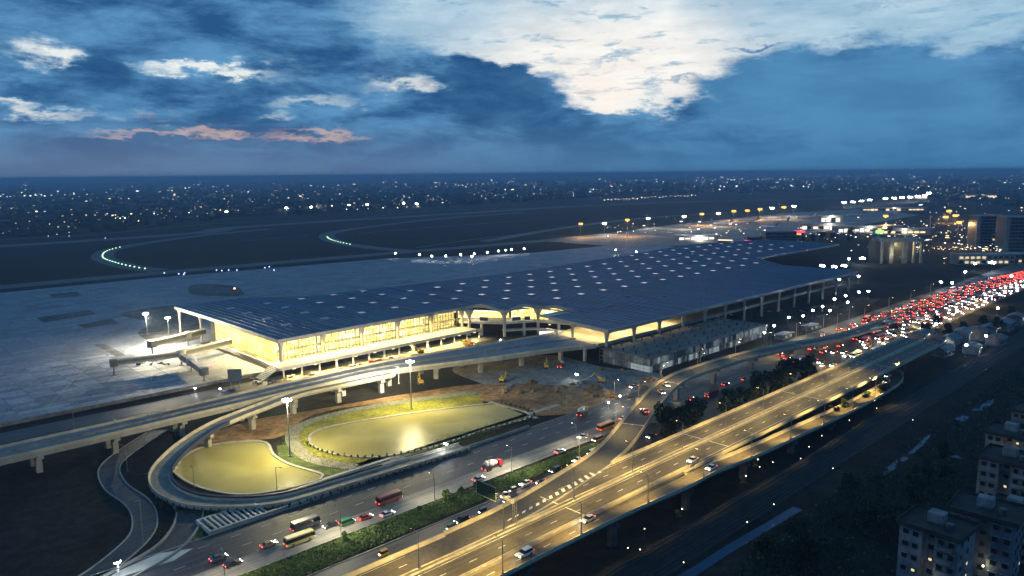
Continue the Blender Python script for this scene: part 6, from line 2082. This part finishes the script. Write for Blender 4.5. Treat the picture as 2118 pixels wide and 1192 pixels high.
for row, n in ((((455, 445), (650, 433)), 5), (((720, 440), (865, 432)), 7), (((1250, 418), (1440, 408)), 26), (((200, 462), (260, 459)), 6), (((0, 410), (180, 405)), 16), (((1440, 374), (1640, 371)), 26), (((940, 385), (1070, 377)), 16), (((1640, 366), (2110, 358)), 30)):
    for k in range(n):
        f = (k + rnd.uniform(-0.3, 0.3)) / max(1, n - 1)
        q = G(row[0][0] + (row[1][0] - row[0][0]) * f, row[0][1] + (row[1][1] - row[0][1]) * f + rnd.uniform(-1.5, 1.5))
        s = (q - CAM).length / 1550 * rnd.uniform(0.7, 1.5)
        lm.box((q.x, q.y, 8), (s, s, s * 0.9), -AX, rnd.choice((0, 0, 1)))
tag(lm.build('city_lights', lc), 'countless small lights of the city beyond the runway', None, None, 'stuff')
for k, (px, py) in enumerate(((469, 448), (538, 443), (592, 439), (644, 437), (684, 434), (722, 433), (760, 431), (862, 430), (835, 428))):
    q = G(px, py)
    high_mast(q, 12, 'bright white light standing out before the far city, %s from the left' % ORD[k], 'bright lights before the far city', 'white', 0, 4, 1.6, (q - CAM).length / 520)
# clutter lights on the old apron and beyond the canopy
ol = MB()
for k in range(520):
    px, py = rnd.choice(((rnd.uniform(1250, 1700), rnd.gauss(478, 9)), (rnd.uniform(1640, 1900), rnd.gauss(490, 14)), (rnd.uniform(1820, 2118), rnd.gauss(500, 22)), (rnd.uniform(1880, 2118), rnd.gauss(470, 22)), (rnd.uniform(1830, 2110), rnd.gauss(520, 2))))
    q = G(px, max(425, py))
    s = (q - CAM).length / 1550 * rnd.choice((0.35, 0.45, 0.6, 0.8, 1.3))
    ol.box((q.x, q.y, rnd.uniform(1, 7)), (s * rnd.choice((1, 1, 2, 4)), s, s * 0.7), -AX, rnd.choice((0, 0, 1, 2, 2)))
tag(ol.build('airport_lights', lc), 'scattered small lights around the old terminal', None, None, 'stuff')

# small houses and shops in the dark ground right of the queue
tin = [mat('tin_roof_%d' % k, c, 0.6, 0.3, 0.5, 0.1) for k, c in enumerate(((0.16, 0.17, 0.18), (0.20, 0.10, 0.08), (0.10, 0.13, 0.15)))]
for k, (px, py, w_, d_, h, lamp) in enumerate(((1905, 705, 16, 8, 5, 1), (1935, 715, 12, 9, 4, 1), (1965, 712, 14, 8, 4, 0), (1990, 705, 10, 8, 6, 1), (2020, 700, 14, 10, 5, 0), (2045, 690, 12, 8, 4, 1), (2075, 682, 14, 9, 5, 0), (2100, 672, 12, 8, 6, 1), (1950, 735, 12, 7, 4, 0), (2010, 730, 10, 8, 4, 1), (2060, 712, 12, 8, 4, 0), (1888, 690, 9, 6, 4, 1))):
    q = G(px, py)
    o = thing('small_house', 'small %s house with pitched tin roof right of the queue, %s of twelve' % (('grey', 'rusty', 'slate')[k % 3], ORD[k]), 'house', (q.x, q.y, 0), R(rnd.uniform(-12, 12)), 'small houses right of the queue')
    MB().box((0, 0, h / 2), (w_, d_, h)).build('wall', plaster, o)
    rf = MB()
    e_ = 0.6
    a1, a2, a3, a4 = (-w_ / 2 - e_, -d_ / 2 - e_, h), (w_ / 2 + e_, -d_ / 2 - e_, h), (w_ / 2 + e_, d_ / 2 + e_, h), (-w_ / 2 - e_, d_ / 2 + e_, h)
    r1, r2 = (-w_ / 2 - e_, 0, h + 1.8), (w_ / 2 + e_, 0, h + 1.8)
    rf.poly([a1, a2, r2, r1]).poly([a3, a4, r1, r2]).poly([a1, r1, a4]).poly([a2, a3, r2]).poly([a4, a3, a2, a1])
    rf.build('roof', tin[k % 3], o)
    for i in range(3):
        wn_ = MB().box((-w_ / 3 + i * w_ / 3, -d_ / 2 - 0.05, h * 0.5), (1.4, 0.1, 1.2)).build('window', win_lit if (i + k) % 3 == 0 and lamp else cglass, o)
    if lamp:
        MB().lathe((0, -d_ / 2 - 0.4, h - 0.6), [(0.2, 0), (0.2, 0.3), (0.08, 0.4)], 6).build('porch_lamp', MATS['bulb_warm'], o)
        lamp_light(o, (0, -d_ / 2 - 1.0, h - 0.9), 260, (0.95, 0.95, 0.8), 0.15)

# ------------------------------------------------------------------ haze
hz_m = bpy.data.materials.new('haze_air')
hz_m.use_nodes = True
hz_m.node_tree.nodes.clear()
pv = hz_m.node_tree.nodes.new('ShaderNodeVolumePrincipled')
pv.inputs['Color'].default_value = (0.52, 0.74, 1.0, 1)
pv.inputs['Density'].default_value = 0.00016
pv.inputs['Anisotropy'].default_value = 0.0
ho_ = hz_m.node_tree.nodes.new('ShaderNodeOutputMaterial')
hz_m.node_tree.links.new(pv.outputs[0], ho_.inputs['Volume'])
USE_HAZE = True
if USE_HAZE:
    hb = MB().box((0, 0, 51.5), (2 * B + 2000, 2 * B + 2000, 121)).build('haze', hz_m)
    tag(hb, 'thin evening haze over the airfield and city', None, None, 'stuff')
